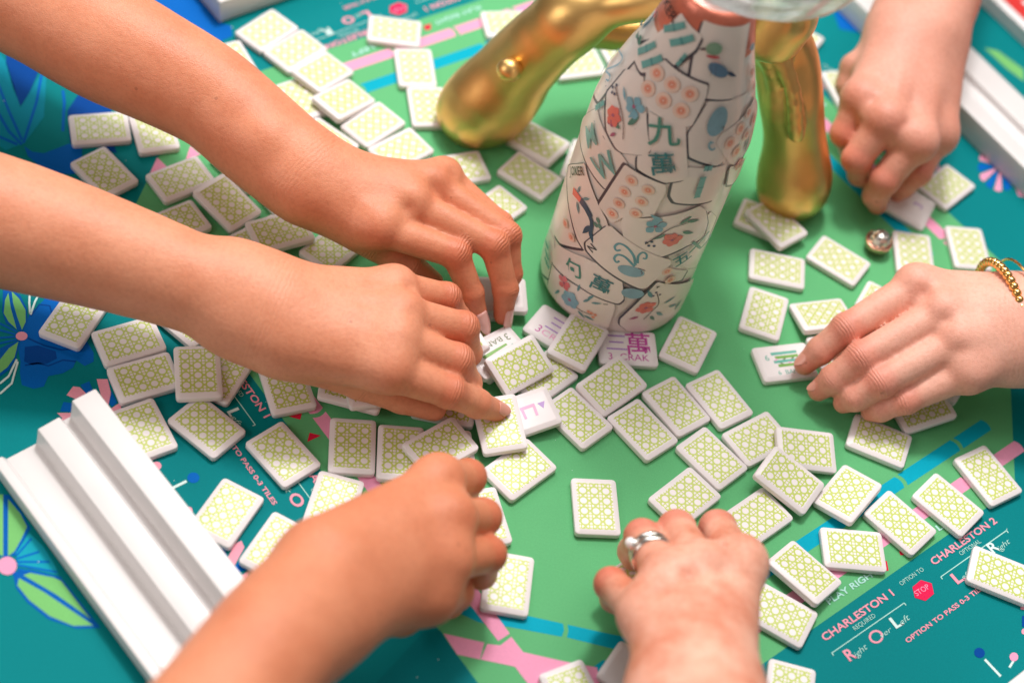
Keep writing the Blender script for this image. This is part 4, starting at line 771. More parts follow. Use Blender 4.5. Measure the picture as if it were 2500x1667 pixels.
CARDS = [('paper', [(-91.57, 220.61), (-57.98, 243.15), (-32.37, 238.91), (-43.12, 221.43), (-64.7, 204.1), (-81.83, 202.32)], (0.9, -0.9)),
 ('paper', [(-93.65, 196.6), (-53.2, 199.55), (-55.92, 180.08), (-61.07, 158.15), (-75.33, 151.72), (-83.74, 160.46), (-87.77, 175.29)], (0.9, -0.9)),
 ('paper', [(-78.14, 15.12), (-69.17, 37.43), (-55.23, 43.7), (-46.67, 35.11), (-46.48, 25.07), (-47.35, 13.69), (-57.47, 7.39), (-65.95, 9.05)], (0.9, -0.9)),
 ('paper', [(-64.02, 54.61), (-40.82, 80.62), (-33.97, 71.48), (-27.94, 69.08), (-28.85, 64.08), (-47.11, 48.88), (-57.04, 45.85)], (0.9, -0.9)),
 ('paper', [(24.61, 89.08), (43.77, 114.52), (55.92, 100.69), (59.45, 50.34), (45.09, 60.57), (23.01, 81.28)], (0.9, -0.9)),
 ('paper', [(21.54, 73.09), (45.63, 58.9), (43.88, 50.02), (20.14, 57.61)], (0.9, -0.9)),
 ('paper', [(14.74, 157.74), (40.96, 154.9), (43.58, 143.44), (41.89, 125.9), (28.57, 127.42), (14.02, 129.73), (9.99, 134.85), (8.91, 145.14)], (-1, -0.8)),
 ('paper', [(-9.69, 242.24), (52.31, 240.2), (45.79, 204.83), (38.36, 198.24), (15.09, 200.12), (-0.41, 203.52), (-7.84, 227.97)], (-0.9, -0.9)),
 ('paper', [(16.7, 198.81), (61.31, 196.4), (47.49, 186.69), (39.83, 158.63), (33.71, 156.57), (13.23, 164.81), (8.47, 179.39)], (-0.8, -0.8)),
 ('paper', [(-20.67, 183.14), (5.72, 183.24), (16.35, 151.64), (14.97, 148.45), (3.97, 144.03), (-0.67, 144.92), (-13.2, 147.21), (-16.05, 155.72), (-8.98, 161.27)],
  (-0.6, -0.9)),
 ('paper', [(-78.77, 126.02), (-57.5, 156.84), (-40.26, 153.16), (-24.41, 150.18), (-19.01, 147.15), (-26.24, 119.62), (-40.43, 121.6), (-58.76, 123.99)], (-0.7, -0.7)),
 ('paper',
  [(-54.32, 190.17), (-38.51, 198.29), (-24.92, 186.58), (-9.62, 163.07), (-11.38, 158.43), (-24.99, 151.37), (-29.3, 151.07), (-40.68, 155.07), (-56.22, 170.79)],
  (-0.9, -0.7)),
 ('paper', [(-36.74, 238.61), (-4.72, 233.72), (-6.26, 225.66), (-24, 207.07), (-40.81, 196.96), (-52.47, 197.9), (-59.42, 203.09)], (0.9, -0.9)),
 ('paper', [(-39.93, 203.43), (-28.5, 212.27), (13.64, 207.9), (14.41, 202.17), (9.49, 183.98), (3.94, 182.6), (-23.44, 184.56)], (0.3, 0.8)),
 ('paper', [(67.01, 188.74), (81.07, 173.03), (74.6, 156.47), (50.1, 150.31), (43.44, 154.84), (28.33, 173.81), (30.63, 178.75)], (0.5, -0.5)),
 ('paper', [(44.17, 152.35), (69.35, 144.06), (68.57, 129.97), (56.99, 129.76), (48.27, 135.22)], (-0.7, -0.8)),
 ('paper',
  [(-68.61, 95.67), (-64.74, 101.12), (-47.57, 121.29), (-34.74, 112.04), (-20.18, 100.25), (-14.92, 92.06), (-25.44, 64.67), (-33.1, 68.4), (-42.93, 77.28),
   (-57.12, 88.48)],
  (-0.9, -0.5)),
 ('paper', [(-20.64, 146.11), (5.47, 143.4), (6.6, 137.72), (5.09, 117.38), (-11.3, 107.79), (-15.85, 99.62), (-27.45, 105.94), (-26.62, 110.5)], (-1.1, 0.6)),
 ('paper', [(-10.8, 109.25), (30.95, 126.13), (37.38, 119.32), (43.53, 105.79), (45.84, 90.91), (33.41, 89.58), (14.05, 80.07), (-3.57, 85.3), (-11.23, 103.76)],
  (0.8, -0.8)),
 ('paper', [(-46.8, 30.57), (-22.79, 35.48), (1.8, 34.39), (3.38, 29.87), (4.05, 9.64), (1.79, 6.98), (-15.64, 8.54), (-33.96, 8.06), (-44.38, 9.71)], (-0.6, 0.6)),
 ('paper', [(22.85, 58.11), (59.84, 39.76), (67.54, 26.22), (60.81, 8.08), (53.87, 4.2), (34.67, 4.46), (16.76, 8.32), (9.9, 14.75), (8.96, 20.52)], (-0.9, 0.5)),
 ('paper', [(-46.32, 49.04), (-25.27, 60.45), (-3.94, 64.91), (0.11, 61.72), (6.56, 39.65), (4.54, 34.67), (-22.79, 35.48), (-46.8, 30.57), (-49.75, 40.11)],
  (0.6, -0.8)),
 ('paper', [(-18.06, 96.24), (-15.37, 97.57), (24.94, 79.55), (27.19, 75.42), (17.55, 53.01), (14.15, 51.67), (1.8, 56.97), (-25.15, 67.34), (-27.27, 72.32)],
  (-0.8, -0.8))]
MOTIFS = [('dot', (-28.03, 204.14), 0, 1, 'coral'), ('dot', (-13.41, 203.27), 0, 1, 'coral'), ('dot', (1.57, 201.98), 0, 1, 'coral'), ('dot', (-28.28, 194.22), 0, 1, 'coral'),
 ('dot', (-14.51, 193.41), 0, 1, 'coral'), ('dot', (-0.69, 191.83), 0, 1, 'coral'), ('dot', (55.86, 184.48), 0, 0.85, 'coral'),
 ('dot', (47.41, 177.82), 0, 0.85, 'coral'), ('dot', (63.73, 175.3), 0, 0.85, 'coral'), ('dot', (54.43, 170.41), 0, 0.85, 'coral'),
 ('dot', (38.76, 171.81), 0, 0.85, 'coral'), ('dot', (46.86, 162.86), 0, 0.85, 'coral'), ('dot', (-13.71, 138.19), 0, 0.85, 'coral'),
 ('dot', (-3.13, 136.44), 0, 0.85, 'coral'), ('dot', (-15.15, 127.9), 0, 0.85, 'coral'), ('dot', (-4.31, 126.21), 0, 0.85, 'coral'),
 ('dot', (-16, 117.37), 0, 0.85, 'coral'), ('dot', (-17.63, 107.26), 0, 0.85, 'coral'), ('dot', (-5.09, 115.67), 0, 0.85, 'coral'),
 ('dot', (59.5, 208.28), 0, 0.8, 'coral'), ('dot', (62.69, 197.64), 0, 0.8, 'coral'), ('dot', (-38.04, 65.82), 0, 0.7, 'coral'),
 ('dot', (-46.63, 68.92), 0, 0.7, 'coral'), ('dot', (26.35, 68.06), 0, 0.8, 'coral'), ('dot', (31.34, 58.07), 0, 0.8, 'coral'),
 ('bar', (-35.01, 230.15), 0.824, (14, 4.2), 'tealink'), ('bar', (-21.47, 226.87), 0.782, (14, 4.2), 'tealink'), ('bar', (-48.52, 209.17), 1.06, (14, 4.2), 'tealink'),
 ('bar', (-36.86, 206.88), 0.969, (14, 4.2), 'tealink'), ('bar', (25.66, 142.93), 1.608, (17, 4.2), 'tealink'), ('bar', (26.98, 157.24), -0.064, (5, 4), 'tealink'),
 ('bar', (-54.97, 161.55), 1.124, (11, 3.5), 'tealink'), ('bar', (-14.52, 217.85), 1.309, (8, 2.2), 'tealink'), ('bar', (-59.77, 32.61), 0.25, (9, 3), 'tealink'),
 ('bar', (-55.41, 28.38), -0.053, (9, 3), 'tealink'), ('bar', (-52.34, 24.01), -0.053, (9, 3), 'tealink'), ('text', (-6.73, 176.95), 0.369, ('九', 17), 'greenink'),
 ('text', (-0.7, 157.65), 0.421, ('萬', 15), 'tealdark'), ('text', (-50.77, 141.41), 1.018, ('M', 17), 'tealink'), ('text', (-32.5, 135.2), 1.017, ('W', 19), 'tealink'),
 ('text', (-52.09, 108.68), 0.843, ('JOKER', 7), 'inkblack'), ('text', (-50.95, 234.37), -0.068, ('KER', 7.5), 'inkblack'),
 ('text', (-22.13, 72.1), 1.153, ('N', 7), 'inkblack'), ('text', (-29.44, 45.7), 0.401, ('句', 13), 'greenink'), ('text', (-9.46, 47.03), -0.055, ('萬', 14), 'tealdark'),
 ('text', (33.31, 77.9), 0.563, ('五', 12), 'tealdark'), ('text', (-2.74, 31.59), -1.2, ('1', 4), 'inkblack'), ('text', (24.19, 53.46), -0.949, ('4', 3.5), 'inkblack'),
 ('text', (43.99, 87.21), 0.711, ('七', 18), 'greenink'), ('text', (-73.85, 111.55), 0.857, ('3', 6), 'greenink'),
 ('line', [(-51.45, 179.25), (-41.93, 175.9), (-32.77, 170.18), (-27.51, 160.04)], 0, 0.7, 'stemink'), ('flower', (-40.6, 167.39), 0.4, (6.2, 6), 'coralflower'),
 ('flower', (-40.01, 163.5), 0.4, (4, 5), 'plum'), ('flower', (-30.79, 180.87), 0.4, (6.5, 5), 'bluepetal'), ('leaf', (-28.61, 170.01), 1.143, (9, 3.2), 'leafink'),
 ('leaf', (-31.93, 164.4), -3.006, (8, 2.6), 'leafink'), ('leaf', (-38.16, 179.57), 2.519, (8, 1.8), 'bluepetal'), ('leaf', (-33.82, 159.71), -2.063, (5, 2), 'plum'),
 ('leaf', (-30.64, 173.59), 1.086, (7, 2), 'bluepetal'), ('ell', (-53.16, 177.32), 0.675, (0.9, 0.9), 'navyink'), ('ell', (-51.62, 180.22), 0.655, (0.9, 0.9), 'navyink'),
 ('ell', (-50.99, 175.23), 0.669, (0.9, 0.9), 'navyink'), ('ell', (-48.33, 176.27), 0.666, (0.9, 0.9), 'navyink'),
 ('line', [(6.22, 92.92), (11.95, 101.59), (18.7, 109.74), (32.69, 114.48)], 0, 0.7, 'stemink'), ('flower', (21.02, 98.32), 0.4, (6.5, 6), 'coralflower'),
 ('flower', (8.06, 109.53), 0.4, (6.5, 5), 'bluepetal'), ('leaf', (25.67, 104.93), -0.395, (9, 2.6), 'leafink'), ('leaf', (15.87, 103.47), -2.467, (9, 2.6), 'leafink'),
 ('leaf', (21.75, 112), 0.833, (9, 2.6), 'leafink'), ('leaf', (25.78, 114.1), -0.135, (9, 2.6), 'leafink'), ('ell', (8.65, 92.1), -0.187, (0.9, 0.9), 'navyink'),
 ('ell', (11.7, 92.4), 0.222, (0.9, 0.9), 'navyink'), ('ell', (6.72, 94.39), 0.222, (0.9, 0.9), 'navyink'), ('ell', (9.43, 95.97), 0.225, (0.9, 0.9), 'navyink'),
 ('leaf', (11.12, 114.58), 2.716, (9, 3), 'bluepetal'), ('flower', (-32.06, 28.23), 0.4, (5.5, 5), 'coralpink'), ('flower', (-24.65, 19), 0.4, (7.5, 6), 'bluepetal'),
 ('ell', (-24.65, 19), 0.764, (1.3, 1.3), 'navyink'), ('ell', (-31.81, 28.15), 0.759, (1, 1), 'navyink'), ('leaf', (-16.04, 24.92), 0.994, (7, 1.8), 'leafblue'),
 ('leaf', (-14.06, 29.23), 1.091, (7, 1.8), 'leafblue'), ('leaf', (-11.09, 27.5), 0.509, (7, 1.8), 'leafblue'), ('leaf', (-21.54, 30.56), 1.577, (7, 1.8), 'leafblue'),
 ('leaf', (-33.41, 19.06), -1.969, (7, 1.8), 'leafblue'), ('leaf', (-17.27, 14.82), -0.535, (7, 1.8), 'leafblue'),
 ('leaf', (-12.71, 13.82), -0.131, (7, 1.8), 'leafblue'), ('ell', (-8.83, 18.61), 0.572, (1.1, 1.1), 'coral'), ('ell', (-6.34, 18.49), 0.572, (1.1, 1.1), 'coral'),
 ('ell', (-10.89, 18.82), 0.564, (1.1, 1.1), 'coral'), ('ell', (-7.15, 15.85), 0.572, (1.1, 1.1), 'coral'),
 ('line', [(-22.21, 16.78), (-15.46, 16.31), (-8.51, 17.28)], 0, 0.6, 'stemink'),
 ('line', [(25.57, 46.73), (29.97, 35.13), (26.98, 27.35), (23.86, 20.5)], 0, 0.7, 'stemink'), ('flower', (21.98, 32.86), 0.4, (6.5, 6), 'coralflower'),
 ('leaf', (34.13, 33.59), 0.294, (9, 2.6), 'leafblue'), ('leaf', (39.73, 27.45), -0.396, (9, 2.6), 'leafblue'), ('leaf', (31.14, 25.79), -0.755, (9, 2.6), 'leafblue'),
 ('leaf', (23.2, 42.85), 2.095, (9, 2.6), 'leafblue'), ('leaf', (47.8, 18.13), 0.949, (9, 2.6), 'leafblue'), ('leaf', (19.53, 23.97), -2.642, (6, 2), 'plum'),
 ('leaf', (27.71, 23.19), -0.941, (7, 2.4), 'leafink'), ('ell', (24.81, 47.66), -0.175, (0.8, 0.8), 'navyink'), ('ell', (28.13, 44.7), -0.408, (0.8, 0.8), 'navyink'),
 ('ell', (23.72, 44.36), -0.173, (0.8, 0.8), 'navyink'), ('ell', (4.34, 66.83), -0.117, (8.2, 4.6), 'faceblue'),
 ('line', [(5.43, 73.24), (2.6, 80.83), (-3, 86.67), (-7.71, 87.25), (-9.57, 83.4), (-7.99, 80.7), (-5.67, 82.62)], 0, 1.7, 'faceteal'),
 ('line', [(5.33, 71.85), (-1.63, 77.79), (-6.23, 77.73), (-7.52, 73.66), (-5.51, 71.05), (-4.16, 73.08)], 0, 1.7, 'faceteal'),
 ('line', [(6.3, 75.19), (5.07, 81.76), (6.78, 85.55), (9.4, 84.08), (9.92, 80.39), (8.08, 80.55)], 0, 1.5, 'faceteal'),
 ('line', [(0.59, 69.07), (2.56, 68.51), (3.99, 70.07)], 0, 0.5, 'stemink'), ('line', [(7.39, 70.93), (10.3, 70.2), (12.32, 69.39)], 0, 0.6, 'stemink'),
 ('line', [(9.77, 68.71), (11.13, 66.95), (10.6, 65.46)], 0, 0.6, 'stemink'), ('ell', (10.35, 46.69), -0.115, (7, 4.8), 'faceblue'),
 ('ell', (26.48, 187.4), 1.408, (8.8, 5.6), 'faceblue'),
 ('line', [(27.48, 173.34), (23.87, 175.29), (23.62, 172.41), (26.09, 170.33), (27.75, 171.27)], 0, 1.5, 'faceblue'),
 ('line', [(29.83, 183.22), (31.94, 183.83), (31.28, 181.29)], 0, 0.5, 'stemink'), ('line', [(-76.3, 166.96), (-78.36, 176.59), (-80.37, 185.26)], 0, 1.8, 'faceblue'),
 ('line', [(-71.87, 174.7), (-62.97, 186.95), (-65.33, 190.93), (-77.88, 185.98)], 0, 1.3, 'faceblue'),
 ('line', [(-72.03, 173.29), (-62.93, 177.67), (-60.75, 175.47), (-63.98, 173.8)], 0, 1.3, 'faceblue'), ('ell', (18.81, 217.19), -0.538, (6.5, 3.4), 'birdblue'),
 ('ell', (9.97, 228.98), -0.053, (4.2, 3.6), 'birdgreen'), ('ell', (10.99, 224.49), -0.02, (3.6, 0.9), 'birdred'), ('leaf', (27.05, 216.04), -0.571, (8, 2.2), 'navyink'),
 ('leaf', (3.36, 228.48), -2.709, (4, 1.6), 'stemink'), ('leaf', (12.04, 226.44), 1.537, (5, 2), 'leafblue'),
 ('line', [(11.95, 220.29), (13.35, 213.7)], 0, 0.4, 'stemink'), ('line', [(15.83, 219.55), (17.53, 213.33)], 0, 0.4, 'stemink'),
 ('ell', (15.5, 220.15), -0.284, (3, 2.4), 'paperpink'), ('line', [(-49.24, 95.8), (-44.48, 96.98), (-39.18, 97.32)], 0, 5, 'coralflower'),
 ('line', [(-40.27, 97.46), (-34.6, 96.61), (-29.48, 93.68)], 0, 5, 'navyfish'), ('line', [(-31.18, 94.65), (-27.49, 90.08), (-26.22, 83.25)], 0, 3, 'navyfish'),
 ('leaf', (-42.75, 93.59), -0.939, (8, 2.2), 'leafblue'), ('leaf', (-38.97, 100.08), 0.782, (7, 2), 'leafblue'), ('leaf', (-27.57, 87.35), -1.893, (11, 3.4), 'navyfish'),
 ('leaf', (-27.46, 84.67), -1.055, (10, 3), 'navyfish'), ('leaf', (-44.75, 99.3), 1.505, (6, 1.8), 'leafblue'), ('ell', (-24.28, 95.57), -0.931, (2, 1.2), 'leafink'),
 ('ell', (-24.74, 91.07), -0.576, (2, 1.2), 'leafink'), ('ell', (-22.14, 92.02), -0.931, (2, 1.2), 'leafink'),
 ('line', [(-68.65, 224.41), (-67.38, 218.37), (-70.03, 211.12)], 0, 4.5, 'navyfish'), ('line', [(-71.89, 225.02), (-65.79, 221.45)], 0, 2.5, 'coralpink'),
 ('leaf', (-74.94, 209.29), -2.693, (9, 3), 'navyfish'), ('ell', (-68.67, 204.96), 0.181, (2, 1.2), 'leafink'), ('ell', (-62.65, 207.7), 0.179, (2, 1.2), 'leafink'),
 ('ell', (-59.84, 206.13), 0.066, (2, 1.2), 'leafink'), ('flower', (53.22, 149.58), 0.4, (4.5, 5), 'coralpink'), ('leaf', (56.72, 157.12), 1.418, (10, 2.6), 'leafink'),
 ('line', [(53.76, 114.35), (63.56, 113.96), (68.25, 113.68)], 0, 0.8, 'faceblue'), ('line', [(62.92, 105.42), (68.34, 107.99)], 0, 0.8, 'faceblue'),
 ('ell', (57.12, 224.6), 0.603, (2.2, 2.2), 'faceblue')]
HANDS = {'h1': {'arm': [[(-609.6, 225.4, 110, 41), (-457.2, 163, 95, 38), (-313.2, 116.2, 84, 34), (-263.9, 105.9, 79, 30.5), (-218.7, 95.8, 74, 27.5), (-176, 80.3, 67, 23),
                 (-141.4, 64.5, 62, 21)],
                [(-202, 84.5, 70, 22), (-174.1, 70.4, 63, 20.5), (-140.8, 54.3, 58, 19)]],
        'bumps': [(-174.2, 67.1, 78, 14)],
        'fingers': [[(-94.9, 40.6, 58, 11), (-46.6, 42.8, 50, 8.8), (-31.8, 33.6, 29, 7.6), (-23.2, 28.5, 13, 6)],
                    [(-79.5, 62.9, 61, 11), (-25.4, 55.3, 52, 8.9), (-12, 42.6, 30, 7.7), (-9.5, 35.8, 13, 6.2)],
                    [(-70.8, 84, 59, 10.5), (-19.5, 70.6, 47, 8.5), (-11.9, 59.2, 26, 7.4), (-12, 51.2, 12, 6)],
                    [(-66.9, 97.7, 55, 9.5), (-25.4, 82.7, 42, 7.6), (-16.5, 76.3, 24, 6.8), (-17.4, 69.6, 13, 6)]],
        'palm': [[(-149.1, 68.9, 62, 21), (-88.6, 75.7, 61, 13), (-69.1, 91, 58, 11)], [(-146, 62.8, 62, 20), (-84.8, 60, 62, 13)],
                 [(-141.3, 55.8, 60, 19), (-94, 42.3, 58, 12)], [(-141.8, 67.6, 55, 19), (-83.4, 75.5, 50, 12)], [(-137.2, 61.4, 52, 16), (-106.2, 42.6, 50, 13)]],
        'thumb': [[(-130.1, 55.3, 48, 16), (-96.7, 44.6, 40, 11.2), (-73, 43.5, 27, 9.4), (-57.6, 46.1, 14, 7.5)]]},
 'h2': {'arm': [[(-459.3, -60.3, 104, 38), (-375.3, -49.9, 87, 35.5), (-294.5, -43.4, 78, 33.5), (-224.5, -40.8, 70, 27.8), (-161.6, -42.5, 63, 23.2),
                 (-132.2, -44.1, 60, 23)],
                [(-164.8, -32.6, 63, 24), (-132.5, -34.9, 60, 20)], [(-158.7, -51.4, 58, 20.5), (-124, -54.7, 55, 17.5)]],
        'bumps': [],
        'fingers': [[(-64.3, -58.9, 57, 12.5), (-27.8, -52.3, 42, 9.6), (-10.5, -44.1, 26, 8.4), (1.7, -37, 14, 6.6)],
                    [(-65.5, -41.9, 62, 12.5), (-28.2, -34, 48, 9.8), (-19.5, -31.5, 26, 8.4), (-29.5, -29.8, 13, 7)],
                    [(-66.6, -23.8, 63, 12), (-30, -10.2, 49, 9.4), (-23.8, -9.8, 26, 8.2), (-32.4, -11.6, 13, 7)],
                    [(-73.8, -3.6, 60, 11), (-44.4, 10, 48, 8.3), (-35.4, 13.1, 28, 7.4), (-40.3, 11.2, 14, 6.5)]],
        'palm': [[(-138.5, -31.4, 61, 19), (-76, -4.4, 60, 11.5)], [(-135.5, -41.4, 61, 21), (-66.5, -23.6, 62, 13)], [(-127.7, -51.1, 59, 21), (-65.2, -43.4, 62, 13.5)],
                 [(-120.7, -57.8, 55, 19), (-62.2, -57.5, 56, 13)], [(-124.9, -33.4, 46, 19), (-69.3, -20.2, 45, 14)],
                 [(-120.6, -47.5, 42, 18), (-69.8, -46.2, 42, 14)]],
        'thumb': [[(-114.5, -51.7, 42, 16), (-79.5, -51, 28, 11), (-54.4, -48.4, 18, 9), (-34.5, -45.6, 12, 7.5)]]},
 'h3': {'arm': [[(-98.1, -372.3, 140, 31), (-76.5, -288.1, 118, 27.5), (-65.8, -248.9, 104, 26), (-56.9, -220.2, 96, 23)],
                [(-61, -253.1, 100, 22), (-46.2, -227.6, 90, 20)]],
        'bumps': [],
        'fingers': [[(-20, -134.6, 74, 12), (-4.6, -112.6, 52, 9.6), (-4.8, -108.3, 26, 8), (-13.5, -109, 12, 6.6)],
                    [(-9.5, -158.2, 78, 12.5), (8.5, -136.1, 54, 9.8), (7.5, -133.3, 28, 8.2), (-2.3, -132, 12, 6.6)],
                    [(-6.2, -179.9, 74, 12.5), (15.9, -155.1, 50, 9.6), (15.7, -153.6, 26, 8), (4.5, -151.5, 12, 6.6)],
                    [(-8.5, -196.9, 64, 12), (4.1, -177.7, 42, 9.4), (2.4, -173.5, 22, 8), (-7.3, -170.8, 12, 7)]],
        'palm': [[(-61.6, -211.1, 98, 22), (-17.9, -133.9, 74, 12)], [(-58.1, -215.9, 96, 22), (-8.7, -157.1, 78, 13.5)],
                 [(-52.2, -221.3, 92, 22), (-5.3, -178.9, 74, 13.5)], [(-46.5, -225.5, 86, 20), (-7.6, -196, 64, 13)], [(-51.9, -210.9, 78, 19), (-13.7, -156.7, 56, 14)],
                 [(-46.1, -215.3, 72, 18), (-9.7, -180, 50, 14)]],
        'thumb': [[(-41.5, -214.3, 64, 15), (-19.7, -198.4, 42, 11), (-5.1, -176.7, 24, 9), (1.2, -157.8, 12, 7.5)]]},
 'h4': {'arm': [[(141.5, -354.3, 150, 36), (136.3, -281.1, 122, 31), (132.8, -247.3, 108, 27), (130.2, -226.9, 100, 24)],
                [(121.9, -257.8, 106, 24), (117.9, -229.5, 98, 21)]],
        'bumps': [],
        'fingers': [[(143.9, -138.6, 76, 12.5), (135.3, -103.7, 52, 9.8), (137.1, -95.6, 26, 8.2), (141.3, -99.8, 12, 6.8)],
                    [(124.6, -152.4, 82, 12.5), (112.4, -113.2, 56, 9.8), (115.4, -106.1, 28, 8.3), (122, -108.4, 12, 6.8)],
                    [(108.5, -162, 80, 12), (94.9, -122.6, 54, 9.3), (94.2, -117.8, 30, 8), (102, -120.4, 13, 6.8)],
                    [(100.5, -181.7, 76, 11.5), (83.5, -153.7, 50, 8.6), (89.2, -148.6, 28, 7.5), (98.8, -145.4, 13, 6.4)]],
        'palm': [[(121.5, -229.4, 100, 22), (101.2, -182.6, 78, 13)], [(125.1, -226.2, 100, 22), (108.9, -161.4, 80, 13)],
                 [(129.8, -223.7, 100, 22), (125.2, -152, 82, 13)], [(135.3, -222.3, 98, 21), (144, -139.1, 76, 13)], [(133.4, -211.5, 84, 20), (135.9, -147.6, 60, 14)],
                 [(125.7, -212.7, 82, 20), (116.9, -155.7, 60, 14)]],
        'thumb': [[(145, -189.5, 70, 15), (153.2, -147.5, 46, 11), (152.6, -115.5, 26, 9), (147, -98.7, 13, 7.5)]]},
 'h5': {'arm': [[(540.4, 133.8, 95, 37), (431.2, 121.9, 76, 33), (355, 105.2, 68, 29), (320.7, 100.3, 62, 25), (298.6, 99.5, 58, 22)],
                [(322.4, 90.5, 58, 24), (301.2, 81.5, 52, 20)]],
        'bumps': [],
        'fingers': [[(237.5, 107.5, 55, 12.5), (199.9, 73.4, 40, 9.6), (188.8, 64.2, 24, 8.5), (182, 58.2, 14, 6.8)],
                    [(254, 89.5, 58, 12), (210.7, 53.3, 40, 9.9), (199.1, 44.2, 24, 8.8), (192.8, 41.5, 13, 6.9)],
                    [(266.1, 73.5, 55, 11.5), (225.2, 41.8, 36, 9.5), (214, 36.2, 22, 8.3), (208.8, 35.5, 14, 6.3)],
                    [(275.7, 58.6, 46, 11), (244.1, 39, 28, 8), (231.6, 35.1, 18, 7.2), (226.7, 35.5, 13, 6.2)]],
        'palm': [[(295.5, 111.3, 59, 19), (237.4, 108.8, 55, 12)], [(296.5, 98.8, 60, 20), (254, 89.5, 58, 13)], [(297.8, 89.8, 57, 20), (266.1, 72.5, 55, 13)],
                 [(298.1, 78.7, 50, 18), (275.7, 57.9, 46, 12.5)], [(296.3, 103.2, 44, 19), (262.7, 90.1, 42, 14)], [(295.5, 89, 40, 16), (270.9, 70.6, 36, 13)]],
        'thumb': [[(286.3, 111.8, 42, 15), (249.4, 102, 26, 10.5), (224, 84.2, 16, 8.5), (207.3, 71.5, 12, 7)]]},
 'h6': {'arm': [[(247.2, 563.5, 120, 36), (234.7, 417.4, 88, 31), (231.3, 356.8, 78, 26), (225.2, 322.7, 74, 23)], [(215, 350.5, 74, 24), (209.1, 316.5, 70, 20)]],
        'bumps': [],
        'fingers': [[(188.4, 255.6, 64, 12), (184.4, 241, 46, 9.4), (195.6, 251, 24, 8), (205.8, 256.4, 12, 7)],
                    [(205.4, 238.3, 66, 12.5), (195.1, 221.2, 44, 9.8), (203.6, 229.2, 24, 8.3), (214.5, 236.7, 12, 7)],
                    [(229, 232.9, 60, 12.5), (217.1, 214.3, 38, 9.8), (216.3, 214.3, 22, 8.6), (220.8, 216.6, 12, 7)],
                    [(246.4, 257.8, 50, 12), (240.7, 234.9, 34, 9.4), (235.6, 232.5, 20, 8), (234, 233.5, 12, 7)]],
        'palm': [[(208, 322.7, 72, 20), (189.6, 259.4, 64, 12.5)], [(215, 318.7, 74, 22), (206.4, 241.9, 66, 13.5)], [(227.1, 320.1, 73, 22), (230, 235.3, 60, 13.5)],
                 [(239.9, 328.7, 66, 20), (246.9, 258.1, 50, 14)], [(225.4, 330, 56, 20), (220.1, 269, 46, 15)]],
        'thumb': [[(205.7, 320, 62, 14), (183.8, 298.2, 56, 9.8), (183.8, 289.6, 46, 9.2), (191.6, 281.7, 36, 8)]]}}
GOLD = [[(-65, 192.6, 15, 15), (-59.1, 200, 23, 23), (-44.2, 208.1, 54, 22.8), (-27.8, 206.8, 90, 20.5), (-13.3, 207.8, 114, 18)],
 [(-16.7, 206, 112, 17), (1.8, 207.6, 126, 11), (28, 207.7, 140, 10.5), (61.1, 215.4, 152, 14)],
 [(-13.8, 244.8, 75, 12), (25.1, 263, 66, 11), (65.8, 279.2, 80, 12), (85, 243.7, 130, 13)],
 [(155.6, 202.4, 15, 15), (157.7, 209.5, 25, 21.5), (148.5, 213.3, 56, 17.5), (135.9, 215.1, 88, 18), (123.1, 223.8, 114, 17.5), (103.9, 218.5, 140, 15)],
 [(107.2, 218.1, 138, 13), (80.8, 209.5, 150, 12), (60.3, 215.4, 155, 14), (89.9, 271.9, 150, 16)], [(166.2, 204.2, 15, 12), (160.7, 209.5, 22, 15)],
 [(116.3, 212.5, 118, 9), (94.5, 206.7, 140, 8)], [(132.3, 217.9, 108, 8.5), (112, 211.3, 142, 8)], [(-74.1, 200.6, 16, 14), (-56, 204.8, 34, 18)],
 [(-48, 201, 15, 13), (-42, 209.9, 38, 17)], [(132.6, 200.5, 76, 5), (120.8, 201.5, 108, 5), (100.6, 199.1, 140, 5)],
 [(144.9, 189.1, 80, 5.5), (132, 193.5, 112, 5), (113.3, 202.8, 136, 5)], [(150.7, 209, 82, 5), (138.9, 214.2, 110, 5), (124.1, 215, 136, 5)],
 [(60.3, 215.4, 155, 14), (105, 165, 175, 16), (105, 165, 250, 13)], [(105, 165, 245, 20), (105, 165, 249, 20)]]
GOLDKNOB = (-46, 180.7, 79)
BRACELET = ((295, 107, 50), (277, 141, 58), (291, 98, 82))
BOWL = (74.5, 129.1, 250.5)
